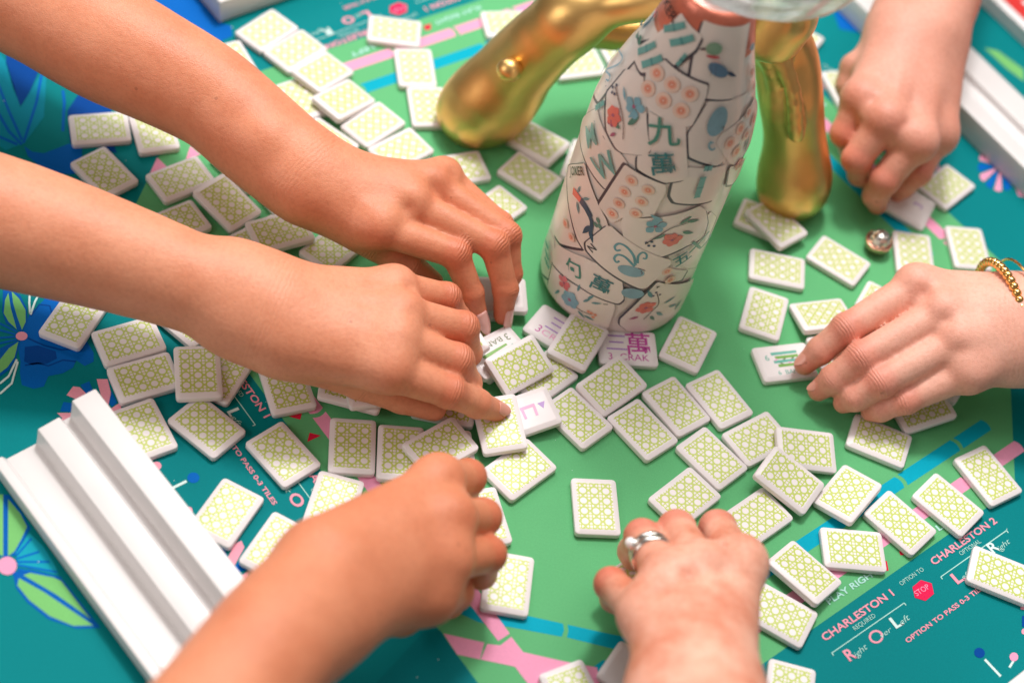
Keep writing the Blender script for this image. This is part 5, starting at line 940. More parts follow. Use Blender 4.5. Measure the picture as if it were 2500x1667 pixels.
def FACE_PRINTS():
    # lettering and signs on the tiles that lie face up (tile local millimetres)
    face_text('d13', '萬', 7, 3, 13, 0, 'magentaink', 0.01); face_text('d13', '三', -7, 3, 11, 0, 'purpleink'); face_text('d13', '3  CRAK', 0, -8, 5.2, 0, 'magentaink')
    face_text('d2', '三', -2.5, 2.5, 10, 0, 'purpleink'); face_text('d2', '萬', 9, 2.5, 9, 0, 'purpleink'); face_text('d2', '3', -10.5, -6.5, 6, 0, 'magentaink'); face_text('d2', 'CRAK', 3, -6.8, 4.6, 0, 'pinkink', 0, 1.3)
    face_text('d3', '3', 12.0, 5.5, 5.2, 180, 'olive'); face_text('d3', 'BAM', 2, 6.2, 4.0, 180, 'olive', 0, 1.2)
    for k, (m, yy) in enumerate((('bambooink', 0.5), ('tealbamboo', -3.6), ('bambooink', -7.4))): face_bar('d3', -1.0 + k, yy, 19, 2.6, 4, m, 5.45, 0.6)
    face_bar('d3', 10.5, -2.5, 5, 3.4, 60, 'tealbamboo', 5.47, 0.3)
    for x, y, l, w_, r in ((2.5, 3.2, 9.5, 2.0, 0), (-1.2, -1.0, 6.4, 1.7, 90), (6.2, -1.0, 6.4, 1.7, 86)): face_bar('d9', x, y, l, w_, r, 'pinkink', 5.45 + 0.01 * abs(x))
    flat('printed_triangle', [(9.0, 3.4), (13.8, 3.4), (11.4, -1.2)], 5.45, 'purpleink', TILEOBJ['d9'])
    for k, (m, yy) in enumerate((('tealbamboo', 6.5), ('bambooink', 3.4), ('tealbamboo', 0.2), ('bambooink', -3.0))): face_bar('c15', 1 + (k % 2), yy, 18 - 2 * (k % 2), 2.3, 0, m, 5.45, 0.9)
    for k in range(6): face_bar('c15', -6 + 2.9 * k, 1.8 - (k % 2) * 3.2, 2.4, 0.9, 35 * (-1) ** k, 'pinkink' if k % 3 == 0 else 'olive', 5.48)
    face_text('c15', '6', -11.5, 4.0, 4.5, 0, 'tealbamboo'); face_text('c15', '6  BAM', -1, -8.2, 3.4, 0, 'tealbamboo')
    face_text('held6', '3', 8, 3, 7, 90, 'purpleink')
def EXTRAS():
    # nails
    h = HANDS['h1']['fingers']; r, o = HND['h1']
    cam_dir = Vector((0.05, -0.62, 0.6))
    nail(r, o, h[0][3], h[0][2], (0.62, -0.60, 0.45), 17, 10.4, 'nail', 3.0, 6.7)
    nail(r, o, h[1][3], h[1][2], (0.80, -0.42, 0.40), 17, 10.4, 'nail', 3.0, 6.8)
    h = HANDS['h2']['fingers']; r, o = HND['h2']; nail(r, o, h[0][3], h[0][2], (0.30, -0.25, 0.9), 11, 9.6, 'nailbare', 0.2, 7.35)
    h = HANDS['h5']['fingers']; r, o = HND['h5']
    for q in (0, 1): nail(r, o, h[q][3], h[q][2], (-0.35, 0.0, 0.9), 9.5, 9.0, 'nailbare', -0.6, 7.4)
    # rings on the bottom-centre hand
    f = HANDS['h4']['fingers'][2]; a, b = Vector(f[0][:3]), Vector(f[1][:3]); d = (b - a).normalized()
    c = a.lerp(b, 0.62)
    def ring(name, label, centre, rad, tube, mat):
        e = empty(name, centre); tag(e, label, 'ring', 'rings on the ringed hand')
        u = d.cross(Vector((0, 0, 1))).normalized(); w_ = d.cross(u).normalized(); v = []; fc = []; N, M_ = 40, 8
        for i in range(N):
            A = 2 * math.pi * i / N; rd = u * math.cos(A) + w_ * math.sin(A)
            for j in range(M_):
                B = 2 * math.pi * j / M_; v.append(tuple(rd * (rad + tube * 0.6 * math.cos(B)) + d * (tube * math.sin(B))))
        for i in range(N):
            for j in range(M_): fc.append((i * M_ + j, ((i + 1) % N) * M_ + j, ((i + 1) % N) * M_ + (j + 1) % M_, i * M_ + (j + 1) % M_))
        mesh_obj('band', v, fc, mat, e, True); return e, u, w_
    e1, u, w_ = ring('ring', 'wide silver band on the ring finger, nearer the knuckle', tuple(c - d * 3.0), 10.7, 2.7, 'silver')
    e2, u, w_ = ring('ring', 'silver ring with a round pale stone on the ring finger', tuple(c + d * 2.6), 10.6, 2.0, 'silver')
    upd = (Vector((-0.85, -0.1, 0.35)) - d * d.dot(Vector((-0.85, -0.1, 0.35)))).normalized()
    for rad, off, mat, nm in ((3.1, 12.6, 'pearl', 'stone'), (4.4, 10.8, 'silver', 'setting')):
        bm = bmesh.new(); bmesh.ops.create_icosphere(bm, subdivisions=3, radius=rad * K)
        for v in bm.verts:
            if mat == 'silver': v.co *= 0.8
            v.co += upd * off * K
        bm_obj(nm, bm, mat, e2, True)
    # bead bracelets on the right wrist
    cen, p1, p2 = (Vector(q) for q in BRACELET); u = (p1 - cen).normalized(); ax = u.cross(p2 - cen).normalized(); w_ = ax.cross(u).normalized(); BA, BB = 35.5, 36
    br = empty('bracelet', tuple(cen)); tag(br, 'gold bead bracelet round the fair wrist at the right edge', 'bracelet')
    bm = bmesh.new(); bmesh.ops.create_icosphere(bm, subdivisions=3, radius=3.05 * K); mb = bpy.data.meshes.new('bead'); bm.to_mesh(mb); bm.free(); mb.materials.append(MT['beadgold']); mb.polygons.foreach_set('use_smooth', [True] * len(mb.polygons))
    n = 48
    for k in range(n):
        t_ = 2 * math.pi * k / n; p = u * (BA * math.cos(t_)) + w_ * (BB * math.sin(t_)); o_ = bpy.data.objects.new('bead', mb); link(o_, br); o_.location = p * K
    ch = empty('chain_bracelet', tuple(cen + ax * (-12 if ax.x < 0 else 12))); tag(ch, 'thin gold chain beside the bead bracelet at the right edge', 'bracelet')
    v = []; fc = []; N, M_ = 90, 5
    for i in range(N):
        t_ = 2 * math.pi * i / N; p = u * ((BA - 1) * math.cos(t_)) + w_ * ((BB - 1) * math.sin(t_)); rd = p.normalized(); s_ = 0.75 + 0.35 * (i % 2)
        for j in range(M_): B = 2 * math.pi * j / M_; v.append(tuple(p + rd * s_ * math.cos(B) + ax * s_ * math.sin(B)))
    for i in range(N):
        for j in range(M_): fc.append((i * M_ + j, ((i + 1) % N) * M_ + j, ((i + 1) % N) * M_ + (j + 1) % M_, i * M_ + (j + 1) % M_))
    mesh_obj('chain', v, fc, 'beadgold', ch, True)
    # crystal ball charm
    kb = empty('crystal_charm', (225.0, 186.5, 0)); tag(kb, 'round crystal charm in a rose gold setting on the green field', 'charm')
    bm = bmesh.new(); bmesh.ops.create_icosphere(bm, subdivisions=2, radius=7.6 * K)
    for v in bm.verts: v.co.z += 9.6 * K
    bm_obj('crystal', bm, 'diamond', kb)
    lathe('setting', [(0.1, 4.5), (1.5, 7.2), (5, 9.0), (9, 9.4), (9.6, 8.9), (9.0, 8.2), (5, 7.6), (2.5, 5), (2.0, 1)], 32, 'rosegold', kb)
    bm = bmesh.new(); bmesh.ops.create_icosphere(bm, subdivisions=2, radius=6.6 * K)
    for v in bm.verts: v.co.z += 8.6 * K
    bm_obj('foil_core', bm, 'silver', kb)
# ================================================================== setting
t = mesh_obj('table_top', [(-2500, -2500, -6), (2500, -2500, -6), (2500, 2500, -6), (-2500, 2500, -6)], [(0, 1, 2, 3)], 'tabletop'); tag(t, kind='structure')
mc, mh, ma = (55.0, 105.0), 458.0, math.radians(48.3)
game_mat = empty('game_mat', (0, 0, 0))
tag(game_mat, 'teal and green printed game mat with pink and blue bands covering the table', 'mat')
def rounded_rect(hx, hy, r, seg):
    o = []
    for cx, cy, a0 in ((hx - r, hy - r, 0), (-hx + r, hy - r, 90), (-hx + r, -hy + r, 180), (hx - r, -hy + r, 270)):
        for k in range(seg + 1):
            a = math.radians(a0 + 90 * k / seg); o.append((cx + r * math.cos(a), cy + r * math.sin(a)))
    return o
rr_ = rounded_rect(mh, mh, 22, 6); ca_, sa_ = math.cos(ma), math.sin(ma)
rr_ = [(mc[0] + x * ca_ - y * sa_, mc[1] + x * sa_ + y * ca_) for x, y in rr_]
n_ = len(rr_)
mesh_obj('mat_sheet', [(x, y, -5.5) for x, y in rr_] + [(x, y, 0) for x, y in rr_], [tuple(range(n_, 2 * n_))] + [(i, (i + 1) % n_, n_ + (i + 1) % n_, n_ + i) for i in range(n_)], 'mteal', game_mat)
for nm, m, lay, pts in POLYS: flat(nm, pts, 0.06 * lay, m, game_mat)
lv, lf = [], []
for k in range(150):      # lint and dust caught on the cloth
    x, y, q, s_ = random.gauss(-120, 190), random.gauss(-10, 170), random.uniform(0, 3.14), random.uniform(0.12, 0.3); l_ = s_ * random.choice((1, 1, 1, 3.5)); i_ = len(lv)
    for dx, dy in ((-l_, -s_), (l_, -s_), (l_, s_), (-l_, s_)): lv.append((x + dx * math.cos(q) - dy * math.sin(q), y + dx * math.sin(q) + dy * math.cos(q), 0.42))
    lf.append((i_, i_ + 1, i_ + 2, i_ + 3))
tag(mesh_obj('lint', lv, lf, 'mwhite', game_mat), kind='stuff')
TCACHE = {}
for s, x, y, a, wdt, cap, m, st in TEXTS:
    key = (s, st)
    if key not in TCACHE: TCACHE[key] = text_mesh(s, bold={'bold': 0.022, 'thin': -0.004, 'script': -0.006}[st], shear=0.35 if st == 'script' else 0)
    v, f = TCACHE[key]
    w0 = v[:, 0].max() - v[:, 0].min(); v2 = (v - [v[:, 0].min(), 0]) * [wdt / w0, cap / 0.72]
    c, sn = math.cos(a), math.sin(a)
    mesh_obj('lettering', [(x + q[0] * c - q[1] * sn, y + q[0] * sn + q[1] * c, 0.32) for q in v2], f, m, game_mat)

# ================================================================== tiles
TL, TW = 37.9, 27.0
def tile_mesh():
    rings = []
    for inset, z, r in ((0.9, 0.0, 1.4), (0.25, 0.35, 2.0), (0.0, 1.0, 2.3), (0.0, 4.05, 2.3), (0.12, 4.32, 2.25), (0.45, 4.52, 2.1), (2.85, 5.28, 0.9), (3.15, 5.38, 0.7), (3.5, 5.4, 0.5)):
        rings.append([(x, y, z) for x, y in rounded_rect(TL / 2 - inset, TW / 2 - inset, r, 3)])
    n = len(rings[0]); v = [p for r in rings for p in r]; f = [tuple(range(n))[::-1]]
    for k in range(len(rings) - 1):
        for i in range(n): f.append((k * n + i, k * n + (i + 1) % n, (k + 1) * n + (i + 1) % n, (k + 1) * n + i))
    f.append(tuple(range((len(rings) - 1) * n, len(rings) * n)))
    me = bpy.data.meshes.new('mahjong_tile'); me.from_pydata([tuple(c * K for c in p) for p in v], [], f); me.update()
    sm = [True] * len(f); sm[0] = False; sm[-1] = False
    me.polygons.foreach_set('use_smooth', sm); return me
ME_BACK = tile_mesh(); ME_BACK.materials.append(MT['tileback'])
ME_FACE = ME_BACK.copy(); ME_FACE.materials.clear(); ME_FACE.materials.append(MT['tileface'])
TILEOBJ = {}
def place_tile(tid, x, y, z, deg, a, b, label, group, face=False):
    o = bpy.data.objects.new('mahjong_tile', ME_FACE if face else ME_BACK); COL.objects.link(o)
    n = Vector((-a, -b, 1)).normalized(); q = Vector((0, 0, 1)).rotation_difference(n) @ Quaternion((0, 0, 1), math.radians(deg))
    o.rotation_mode = 'QUATERNION'; o.rotation_quaternion = q; o.location = (x * K, y * K, z * K)
    tag(o, label, 'tile', group); TILEOBJ[tid] = o; return o
for tid, x, y, z, deg, a, b in TILES:
    lab, face = LABELS.get(tid, ('face down mahjong tile with lime cane print', False))
    place_tile(tid, x, y, z, deg, a, b, lab, 'mahjong tiles spread over the mat', face)
def face_text(tid, s, x, y, cap, rot, mat, bold=0.0, wx=1.0):
    v, f = text_mesh(s, bold=bold); v = (v - (v.max(0) + v.min(0)) / 2) * cap / 0.72 * [wx, 1]
    c, sn = math.cos(math.radians(rot)), math.sin(math.radians(rot))
    mesh_obj('printed_sign', [(x + q[0] * c - q[1] * sn, y + q[0] * sn + q[1] * c, 5.45) for q in v], f, mat, TILEOBJ[tid])
def face_bar(tid, x, y, l, w_, rot, mat, z=5.45, taper=1.0):
    c, sn = math.cos(math.radians(rot)), math.sin(math.radians(rot))
    p = [(-l / 2, -w_ / 2), (l / 2, -w_ / 2 * taper), (l / 2, w_ / 2 * taper), (-l / 2, w_ / 2)]
    flat('printed_bar', [(x + q[0] * c - q[1] * sn, y + q[0] * sn + q[1] * c) for q in p], z, mat, TILEOBJ[tid])
FACE_PRINTS()

# ================================================================== racks
def rack(name, label, origin, ang, length, prof, group):
    """tile rack: stepped profile (y, z) extruded along +x"""
    r = empty(name, origin, math.radians(ang)); tag(r, label, 'rack', group)
    bm = bmesh.new(); n = len(prof)
    a = [bm.verts.new((0, y * K, z * K)) for y, z in prof]; b = [bm.verts.new((length * K, y * K, z * K)) for y, z in prof]
    for i in range(n): bm.faces.new((a[i], a[(i + 1) % n], b[(i + 1) % n], b[i]))
    bm.faces.new(a[::-1]); bm.faces.new(b)
    bmesh.ops.recalc_face_normals(bm, faces=bm.faces)
    bmesh.ops.bevel(bm, geom=[e for e in bm.edges], offset=0.9 * K, segments=3, profile=0.5, affect='EDGES', clamp_overlap=True)
    o = bm_obj('rack_body', bm, 'rackwhite', r, True)
    return r
STEP = [(0, 0), (0, 31), (-15, 31), (-17, 17), (-21.5, 17), (-23.5, 22), (-37, 21), (-39, 8.5), (-57, 8.5), (-59.5, 13), (-65, 13), (-65, 0)]
rack('tile_rack', 'white stepped tile rack lying at lower left beside the dark tan arm', (-219, -104, 0), -38.4, 330, STEP, 'white tile racks')
rack('tile_rack', 'white tile rack behind the pale hand at the upper right', (178, 430, 0), -45.5, 300, [(0, 0), (0, 20), (14, 20), (16, 13), (28, 15), (30, 20), (44, 20), (46, 15), (58, 15), (58, 0)], 'white tile racks')
rack('tile_rack', 'white tile rack corner at the top left edge beyond the arm', (-256.7, 238.6, 0), 48, 190, [(0, 0), (0, 19), (20, 19), (22, 14), (40, 15), (42, 22), (58, 22), (58, 0)], 'white tile racks')
rack('tile_rack', 'white tile rack corner cut off at the bottom right', (300, -148, 0), 48.8, 160, [(0, 0), (0, 20), (-15, 20), (-17, 13), (-34, 14), (-36, 20), (-50, 20), (-50, 0)], 'white tile racks')

# red score card beyond the right rack
card = empty('score_card', (283, 492, 0), math.radians(-46)); tag(card, 'red card with white edge lying behind the right rack', 'card')
def box(name, x0, x1, y0, y1, z0, z1, mat, parent, bev=0.4):
    bm = bmesh.new(); bmesh.ops.create_cube(bm, size=1)
    for v in bm.verts: v.co = Vector(((x0 if v.co.x < 0 else x1) * K, (y0 if v.co.y < 0 else y1) * K, (z0 if v.co.z < 0 else z1) * K))
    if bev: bmesh.ops.bevel(bm, geom=list(bm.edges), offset=bev * K, segments=2, affect='EDGES')
    return bm_obj(name, bm, mat, parent)
box('card_board', 0, 230, 0, 110, 0.2, 12, 'whitecard', card); box('red_panel', 4, 226, 8, 106, 12.05, 12.9, 'redcard', card, 0.2)
for k in range(9): box('white_strip', 14 + k * 22, 30 + k * 22, 20, 24, 12.95, 13.1, 'whitecard', card, 0)

# ================================================================== bottle
BX, BY = 52.06, 100.1
bottle = empty('bottle', (BX, BY, 0)); tag(bottle, 'tall bottle covered with pasted paper tile pictures standing on the green field', 'bottle')
bottle.rotation_euler = (0, 0.031, 0)
def prof_r(z): return float(np.interp(z, [a for a, b in PROF], [b for a, b in PROF]))
def lathe(name, prof, seg, mat, parent, smooth=True, wob=None):
    v = []; f = []
    for z, r in prof:
        for k in range(seg):
            a = 2 * math.pi * k / seg; q = r * (wob(a, z) if wob else 1); v.append((q * math.cos(a), q * math.sin(a), z))
    m = len(prof)
    for i in range(m - 1):
        for k in range(seg): f.append((i * seg + k, i * seg + (k + 1) % seg, (i + 1) * seg + (k + 1) % seg, (i + 1) * seg + k))
    f.append(tuple(range(seg))[::-1]); f.append(tuple(range((m - 1) * seg, m * seg)))
    return mesh_obj(name, v, f, mat, parent, smooth)
fine = []
for i in range(len(PROF) - 1):
    (z0, q0), (z1, q1) = PROF[i], PROF[i + 1]; st = max(1, int((z1 - z0) / 4))
    for k in range(st): fine.append((z0 + (z1 - z0) * k / st, prof_r(z0 + (z1 - z0) * k / st)))
fine.append(PROF[-1])
lathe('glass_body', fine, 96, 'paper', bottle)
lathe('neck_foil', [(z, r + 0.35) for z, r in fine if z >= 218], 64, 'foil', bottle)
def wrap(name, v2, f, lay, mat):
    """flat shape in (arc mm, height mm) pasted onto the bottle skin"""
    bm = bmesh.new(); vs = [bm.verts.new((x, y, 0)) for x, y in v2]
    for q in f:
        try: bm.faces.new([vs[i] for i in q])
        except ValueError: pass
    bmesh.ops.triangulate(bm, faces=bm.faces)
    for _ in range(5):
        lg = [e for e in bm.edges if e.calc_length() > 2.6]
        if not lg: break
        bmesh.ops.subdivide_edges(bm, edges=lg, cuts=1); bmesh.ops.triangulate(bm, faces=bm.faces)
    ar = 0
    for fa in bm.faces:
        a, b, c = [q.co for q in fa.verts[:3]]; ar += (b - a).cross(c - a).z
    if ar < 0: bmesh.ops.reverse_faces(bm, faces=bm.faces)
    for q in bm.verts:
        s_, z_ = q.co.x, q.co.y; r = prof_r(z_) + 0.10 + 0.055 * lay; ph = s_ / 48.6 - math.pi / 2
        q.co = Vector((r * math.cos(ph) * K, r * math.sin(ph) * K, z_ * K))
    return bm_obj(name, bm, mat, bottle, True)
def rnd_corner(pts, r=1.6):
    o = []; n = len(pts)
    for i in range(n):
        p0, p1, p2 = (np.array(pts[(i + d) % n], float) for d in (-1, 0, 1)); a = p0 - p1; b = p2 - p1
        la, lb = np.hypot(*a), np.hypot(*b); q = min(r, la * 0.4, lb * 0.4); a = a / max(la, 1e-6) * q; b = b / max(lb, 1e-6) * q
        for t_ in (0, 0.33, 0.67, 1): o.append(tuple(p1 + a * (1 - t_) ** 2 + b * t_ ** 2))
    return o
def tri2(pts):
    return [tuple(q) for q in tessellate_polygon([[Vector((p[0], p[1], 0)) for p in pts]])]
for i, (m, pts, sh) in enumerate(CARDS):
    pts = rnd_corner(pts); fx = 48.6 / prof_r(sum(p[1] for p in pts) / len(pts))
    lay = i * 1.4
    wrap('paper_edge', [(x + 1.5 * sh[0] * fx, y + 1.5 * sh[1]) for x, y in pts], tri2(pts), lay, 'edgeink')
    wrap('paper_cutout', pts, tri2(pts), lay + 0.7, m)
def circ(n=20): return [(math.cos(2 * math.pi * k / n), math.sin(2 * math.pi * k / n)) for k in range(n)]
TOPL = len(CARDS) * 1.4 + 1
def put(name, pts, at, ang, mat, lay):
    fx = 48.6 / prof_r(at[1]); c, s_ = math.cos(ang), math.sin(ang)
    q = [(at[0] + (x * c - y * s_) * fx, at[1] + x * s_ + y * c) for x, y in pts]; wrap(name, q, tri2(q), lay, mat)
def strip(pts, w0, w1=None):
    w1 = w0 if w1 is None else w1; L_, R_ = [], []
    for i, q in enumerate(pts):
        d = np.subtract(pts[min(i + 1, len(pts) - 1)], pts[max(i - 1, 0)]); n = np.array([-d[1], d[0]]) / max(np.hypot(*d), 1e-6) * (w0 + (w1 - w0) * i / (len(pts) - 1)) / 2
        L_.append(tuple(np.add(q, n))); R_.append(tuple(np.subtract(q, n)))
    return L_ + R_[::-1]
def smooth_pts(p, n=4):
    p = [np.array(q, float) for q in p]; o = []
    for i in range(len(p) - 1):
        a, b, c, d = p[max(i - 1, 0)], p[i], p[i + 1], p[min(i + 2, len(p) - 1)]
        for k in range(n):
            t_ = k / n; o.append(tuple(0.5 * (2 * b + (c - a) * t_ + (2 * a - 5 * b + 4 * c - d) * t_ ** 2 + (3 * b - a - 3 * c + d) * t_ ** 3)))
    o.append(tuple(p[-1])); return o
for j, (ty, at, ang, par, m) in enumerate(MOTIFS):
    lay = TOPL + 0.5 + (j % 5) * 0.25
    if ty == 'dot':
        for q, (rad_, mm) in enumerate(((4.3, 'coralpale'), (3.6, 'paper'), (3.3, 'coralpale'), (2.3, 'coral'), (1.7, 'coralpale'), (1.45, 'coraldeep'), (0.75, 'coralpale'))):
            put('printed_ring', [(x * rad_ * par, y * rad_ * par) for x, y in circ()], at, 0, mm, TOPL + 0.5 + q * 0.4)
    elif ty == 'bar':
        l_, w_ = par; put('printed_bamboo', [(-l_ / 2, -w_ / 2), (-l_ / 2 + 1, -w_ * .42), (0, -w_ * .45), (l_ / 2 - 1, -w_ * .42), (l_ / 2, -w_ / 2), (l_ / 2, w_ / 2), (l_ / 2 - 1, w_ * .42), (0, w_ * .45), (-l_ / 2 + 1, w_ * .42), (-l_ / 2, w_ / 2)], at, ang, m, lay)
        put('printed_bamboo', [(-0.35, -w_ / 2), (0.35, -w_ / 2), (0.35, w_ / 2), (-0.35, w_ / 2)], at, ang, 'tealdark', lay + 0.5)
    elif ty == 'ell': put('printed_motif', [(x * par[0], y * par[1]) for x, y in circ()], at, ang, m, lay)
    elif ty == 'leaf':
        l_, w_ = par; up_ = [(l_ * t_ / 8, w_ / 2 * math.sin(math.pi * (t_ / 8) ** 0.8)) for t_ in range(9)]; put('printed_leaf', up_ + [(x, -y) for x, y in up_[-2:0:-1]], at, ang, m, lay)
    elif ty == 'flower':
        R_, n = par
        for k in range(n):
            a_ = ang + 2 * math.pi * k / n + random.uniform(-.15, .15); l_ = R_ * random.uniform(.85, 1.1); w_ = R_ * 0.75
            pt = [(l_ * t_ / 8, w_ / 2 * math.sin(math.pi * (t_ / 8) ** 1.5)) for t_ in range(9)]; put('printed_petal', pt + [(x, -y) for x, y in pt[-2:0:-1]], at, a_, m, TOPL + 1.6 + 0.22 * k)
        put('printed_petal', [(x * R_ * .16, y * R_ * .16) for x, y in circ(10)], at, 0, 'plum', TOPL + 3.6)
    elif ty == 'line':
        pts = smooth_pts(at); q = strip(pts, par, par * 0.8); wrap('printed_line', q, tri2(q), lay, m)
    elif ty == 'text':
        v, f = text_mesh(par[0], bold=0.012); v = (v - (v.max(0) + v.min(0)) / 2) * par[1] / 0.95
        fx = 48.6 / prof_r(at[1]); c, s_ = math.cos(ang), math.sin(ang)
        wrap('printed_sign', [(at[0] + (x * c - y * s_) * fx, at[1] + x * s_ + y * c) for x, y in v], f, TOPL + 4, m)

# ================================================================== gold sculpture and crystal bowl
gold = empty('gold_sculpture', (60, 215, 0)); tag(gold, 'polished gold hand shaped stand with finger legs arching behind the bottle', 'sculpture')
def bones(chain, sub=1):
    if sub > 1: chain = smooth_pts(chain, sub)
    return [(tuple(chain[i][:3]), tuple(chain[i + 1][:3]), float(chain[i][3]), float(chain[i + 1][3])) for i in range(len(chain) - 1)]
o = gold.location / K
V, F = blend_solid([(bones(c, 4), 8 if max(q[3] for q in c) > 10 else 3, 14 if max(q[3] for q in c) > 10 else 4) for c in GOLD], res=2.2); V = V - np.array(o)
solid_obj('cast_body', V, F, 'gold', gold)
bm = bmesh.new(); bmesh.ops.create_uvsphere(bm, u_segments=24, v_segments=14, radius=1)
for v in bm.verts: v.co = Vector((v.co.x * 8.5, v.co.y * 8, v.co.z * 8)) * K + (Vector(GOLDKNOB) - Vector(o)) * K
bm_obj('round_stud', bm, 'gold', gold, True)
bowl = empty('crystal_bowl', BOWL); tag(bowl, 'cut crystal bowl with thick scalloped rim at the top edge', 'bowl')
def wob(a, z): return 1 + 0.018 * math.cos(16 * a) * min(1, max(0, z / 18))
lathe('cut_glass', [(0, 20), (1, 40), (6, 58), (16, 64), (28, 70), (34, 73), (37, 72.5), (37.5, 69), (34, 67), (28, 65), (18, 59), (10, 52), (6, 36), (5, 4)], 96, 'crystal', bowl, False, wob)
# ================================================================== people: hands and forearms
def hand(key, label, skin, bony=0.0):
    h = HANDS[key]
    g = []
    fl = [bones(c) for c in h['fingers']]
    arm = [b for c in h['arm'] for b in bones(c, 4)]
    palm = [b for c in h['palm'] for b in bones(c)]
    bp = [((x, y, z), (x + .1, y, z), r, r) for x, y, z, r in h['bumps']]
    # knuckle heads: low swellings on the joints
    kn = []
    for c in h['fingers']:
        x, y, z, r = c[0]; kn.append(((x, y, z + 2.0), (x + .1, y, z + 2.0), r + 0.6 + bony, r + 0.6 + bony))
    jt = []
    for c in h['fingers'] + h['thumb']:
        for q in c[1:3]: jt.append(q)
    grp = [(arm + palm + bp + kn, 11.0, 5.0)]
    for c in h['thumb']: grp.append((bones(c), 2.5, 7.0))
    for c in h['fingers']:
        b = bones(c); q = c[1]; b.append((q[:3], (q[0] + .1, q[1], q[2]), q[3] + 0.7, q[3] + 0.7)); q = c[2]; b.append((q[:3], (q[0] + .1, q[1], q[2]), q[3] + 0.35, q[3] + 0.35))
        grp.append((b, 2.2, 2.4))
    # extensor tendons fanning over the back of the hand
    for c in h['fingers']:
        w0 = h['palm'][1][0]; m_ = c[0]; a_ = np.array(w0[:3]) + (np.array(m_[:3]) - np.array(w0[:3])) * 0.25; a_[2] += w0[3] * 0.62; b_ = np.array(m_[:3]); b_[2] += m_[3] * 0.72
        grp.append(([(tuple(a_), tuple(b_), 2.6, 3.0)], 2.0, 5.0))
    # veins wandering between the tendons
    for a, b in zip(h['fingers'][:-1], h['fingers'][1:]):
        w0 = np.array(h['palm'][1][0][:3]); w0[2] += h['palm'][1][0][3] * 0.8; e_ = (np.array(a[0][:3]) + np.array(b[0][:3])) / 2; e_[2] += a[0][3] * 0.8; sd = np.cross(e_ - w0, (0, 0, 1)); sd /= np.linalg.norm(sd)
        ch_ = [(*(w0 + (e_ - w0) * t_ + sd * random.uniform(-4, 4) + np.array((0, 0, 1.0))), 1.5) for t_ in (0.05, 0.3, 0.5, 0.7, 0.88)]
        grp.append((bones(ch_, 3), 1.5, 3.5))
    # valleys between neighbouring knuckles
    cuts = []
    fs = h['fingers']
    for a, b in zip(fs[:-1], fs[1:]):
        m = [(a[0][i] + b[0][i]) / 2 + ((a[1][i] + b[1][i]) / 2 - (a[0][i] + b[0][i]) / 2) * 0.12 for i in range(3)]; cuts.append(((m[0], m[1], m[2] + 11), 11, 2.2 + 1.6 * bony))
        if bony > 0.3:
            w0 = h['palm'][1][0]; m2 = [m[i] + (w0[i] - m[i]) * 0.22 for i in range(3)]; cuts.append(((m2[0], m2[1], m2[2] + 12), 15, 2.4 * bony))
    V, F = blend_solid(grp, res=1.6, cuts=cuts)
    fx = np.zeros(len(V))
    for c in h['fingers']:
        for q, r_, a in ((c[0], 15, .45), (c[1], 11, .55), (c[2], 9, .3), (c[3], 11, .5)):
            d = np.linalg.norm(V - np.array(q[:3]), axis=1) - q[3]; fx = np.maximum(fx, a * np.exp(-(np.maximum(d, 0) / 4) ** 2) * np.exp(-np.maximum(np.linalg.norm(V - np.array(q[:3]), axis=1) - r_, 0) / 4))
    ct = np.zeros(len(V)); cmk = np.zeros(len(V))
    for c in h['fingers'] + h['thumb']:
        for j, amp, wid in ((1, 1.0, 4.6), (2, 0.6, 2.6)):
            p0, q, p1 = (np.array(c[i][:3]) for i in (j - 1, j, j + 1)); d = p1 - p0; d /= np.linalg.norm(d); dr = q - (p0 + p1) / 2; dr /= max(np.linalg.norm(dr), 1e-6)
            v = V - q; ln = np.linalg.norm(v, axis=1); t_ = v @ d; m_ = amp * np.exp(-(t_ / wid) ** 2) * np.clip((v @ dr) / np.maximum(ln, 1e-6) * 1.6 - 0.2, 0, 1) * (ln < c[j][3] + 5)
            k_ = m_ > cmk; ct[k_] = t_[k_]; cmk[k_] = m_[k_]
    # wrist folds
    wc = np.array(h['palm'][1][0][:3]); wd_ = np.array(h['arm'][0][-1][:3]) - np.array(h['arm'][0][-2][:3]); wd_ /= np.linalg.norm(wd_); v = V - wc; t_ = v @ wd_
    m_ = 0.14 * np.exp(-(t_ / 9) ** 2) * (np.linalg.norm(v, axis=1) < 45); k_ = m_ > cmk; ct[k_] = t_[k_] * 0.7; cmk[k_] = m_[k_]
    base = h['palm'][0][0]
    root = empty('person', (base[0], base[1], 0)); tag(root, label, 'person', 'players at the table')
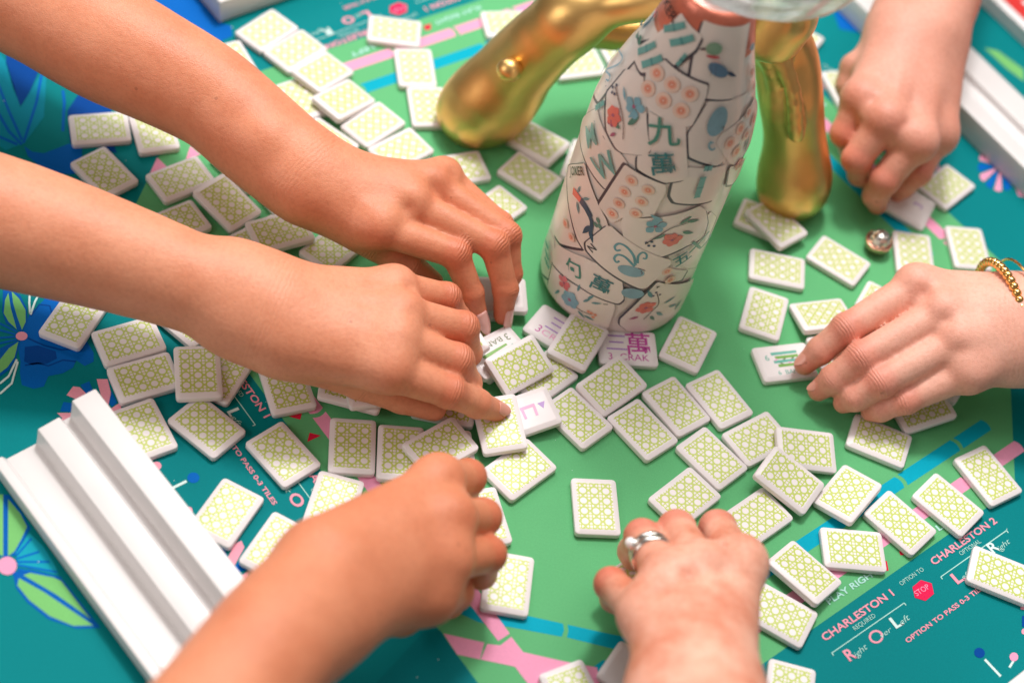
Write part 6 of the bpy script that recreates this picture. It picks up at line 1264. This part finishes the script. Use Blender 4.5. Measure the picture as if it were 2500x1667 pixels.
    o = np.array([base[0], base[1], 0]); ob = solid_obj('hand_and_forearm', V - o, F, skin, root, fx, smooth_it=2)
    for nm_, ar_ in (('crease_t', ct), ('crease_m', cmk)):
        at_ = ob.data.attributes.new(nm_, 'FLOAT', 'POINT'); at_.data.foreach_set('value', ar_.astype(np.float32))
    return root, o
def nail(root, o, tip, prev, upv, length, width, mat, off=0.0, lift=0.0):
    tip = np.array(tip[:3]) ; prev = np.array(prev[:3]); d = tip - prev; d /= np.linalg.norm(d); u = np.array(upv, float); u -= d * (u @ d); u /= np.linalg.norm(u); s = np.cross(d, u)
    r = width * 0.62; v = []; f = []; nx, ny = 9, 10
    for j in range(ny + 1):
        t_ = j / ny; wv = math.sin(math.pi * min(1, 0.28 + 0.72 * t_)) ** 0.55 if t_ > 0.6 else (0.86 + 0.14 * math.sin(math.pi * min(1, t_ / 0.6) / 2))
        if t_ == 0: wv = 0.7
        for i in range(nx + 1):
            a = (i / nx - 0.5) * 2 * 0.95 * wv * (width / 2) / r
            p = tip + d * (-length * 0.55 + off + length * t_) + s * (r * math.sin(a)) + u * (r * math.cos(a) - r + lift - 0.0016 * (length * t_) ** 2 * 2)
            v.append(tuple(p - o))
    for j in range(ny):
        for i in range(nx): a = j * (nx + 1) + i; f.append((a, a + 1, a + nx + 2, a + nx + 1))
    ob = mesh_obj('nail', v, f, mat, root, True)
    md = ob.modifiers.new('thick', 'SOLIDIFY'); md.thickness = 0.0006; md.offset = -1
    return ob
HND = {}
for key, lab, sk in (('h1', 'tanned arm reaching in from the top left with pink painted nails', 'skin_tan'), ('h2', 'tanned arm below it from the left edge, index finger pressing a tile', 'skin_warm'),
                     ('h3', 'blurred tan arm from the bottom left, fist closed over tiles', 'skin_deep'), ('h4', 'rosy hand at the bottom centre wearing silver rings', 'skin_rosy'),
                     ('h5', 'fair hand from the right edge with a gold bead bracelet', 'skin_fair'), ('h6', 'pale curled hand at the top right holding a tile', 'skin_pale')):
    HND[key] = hand(key, lab, sk, {'h4': 1.5, 'h6': 0.4}.get(key, 0.15))
EXTRAS()
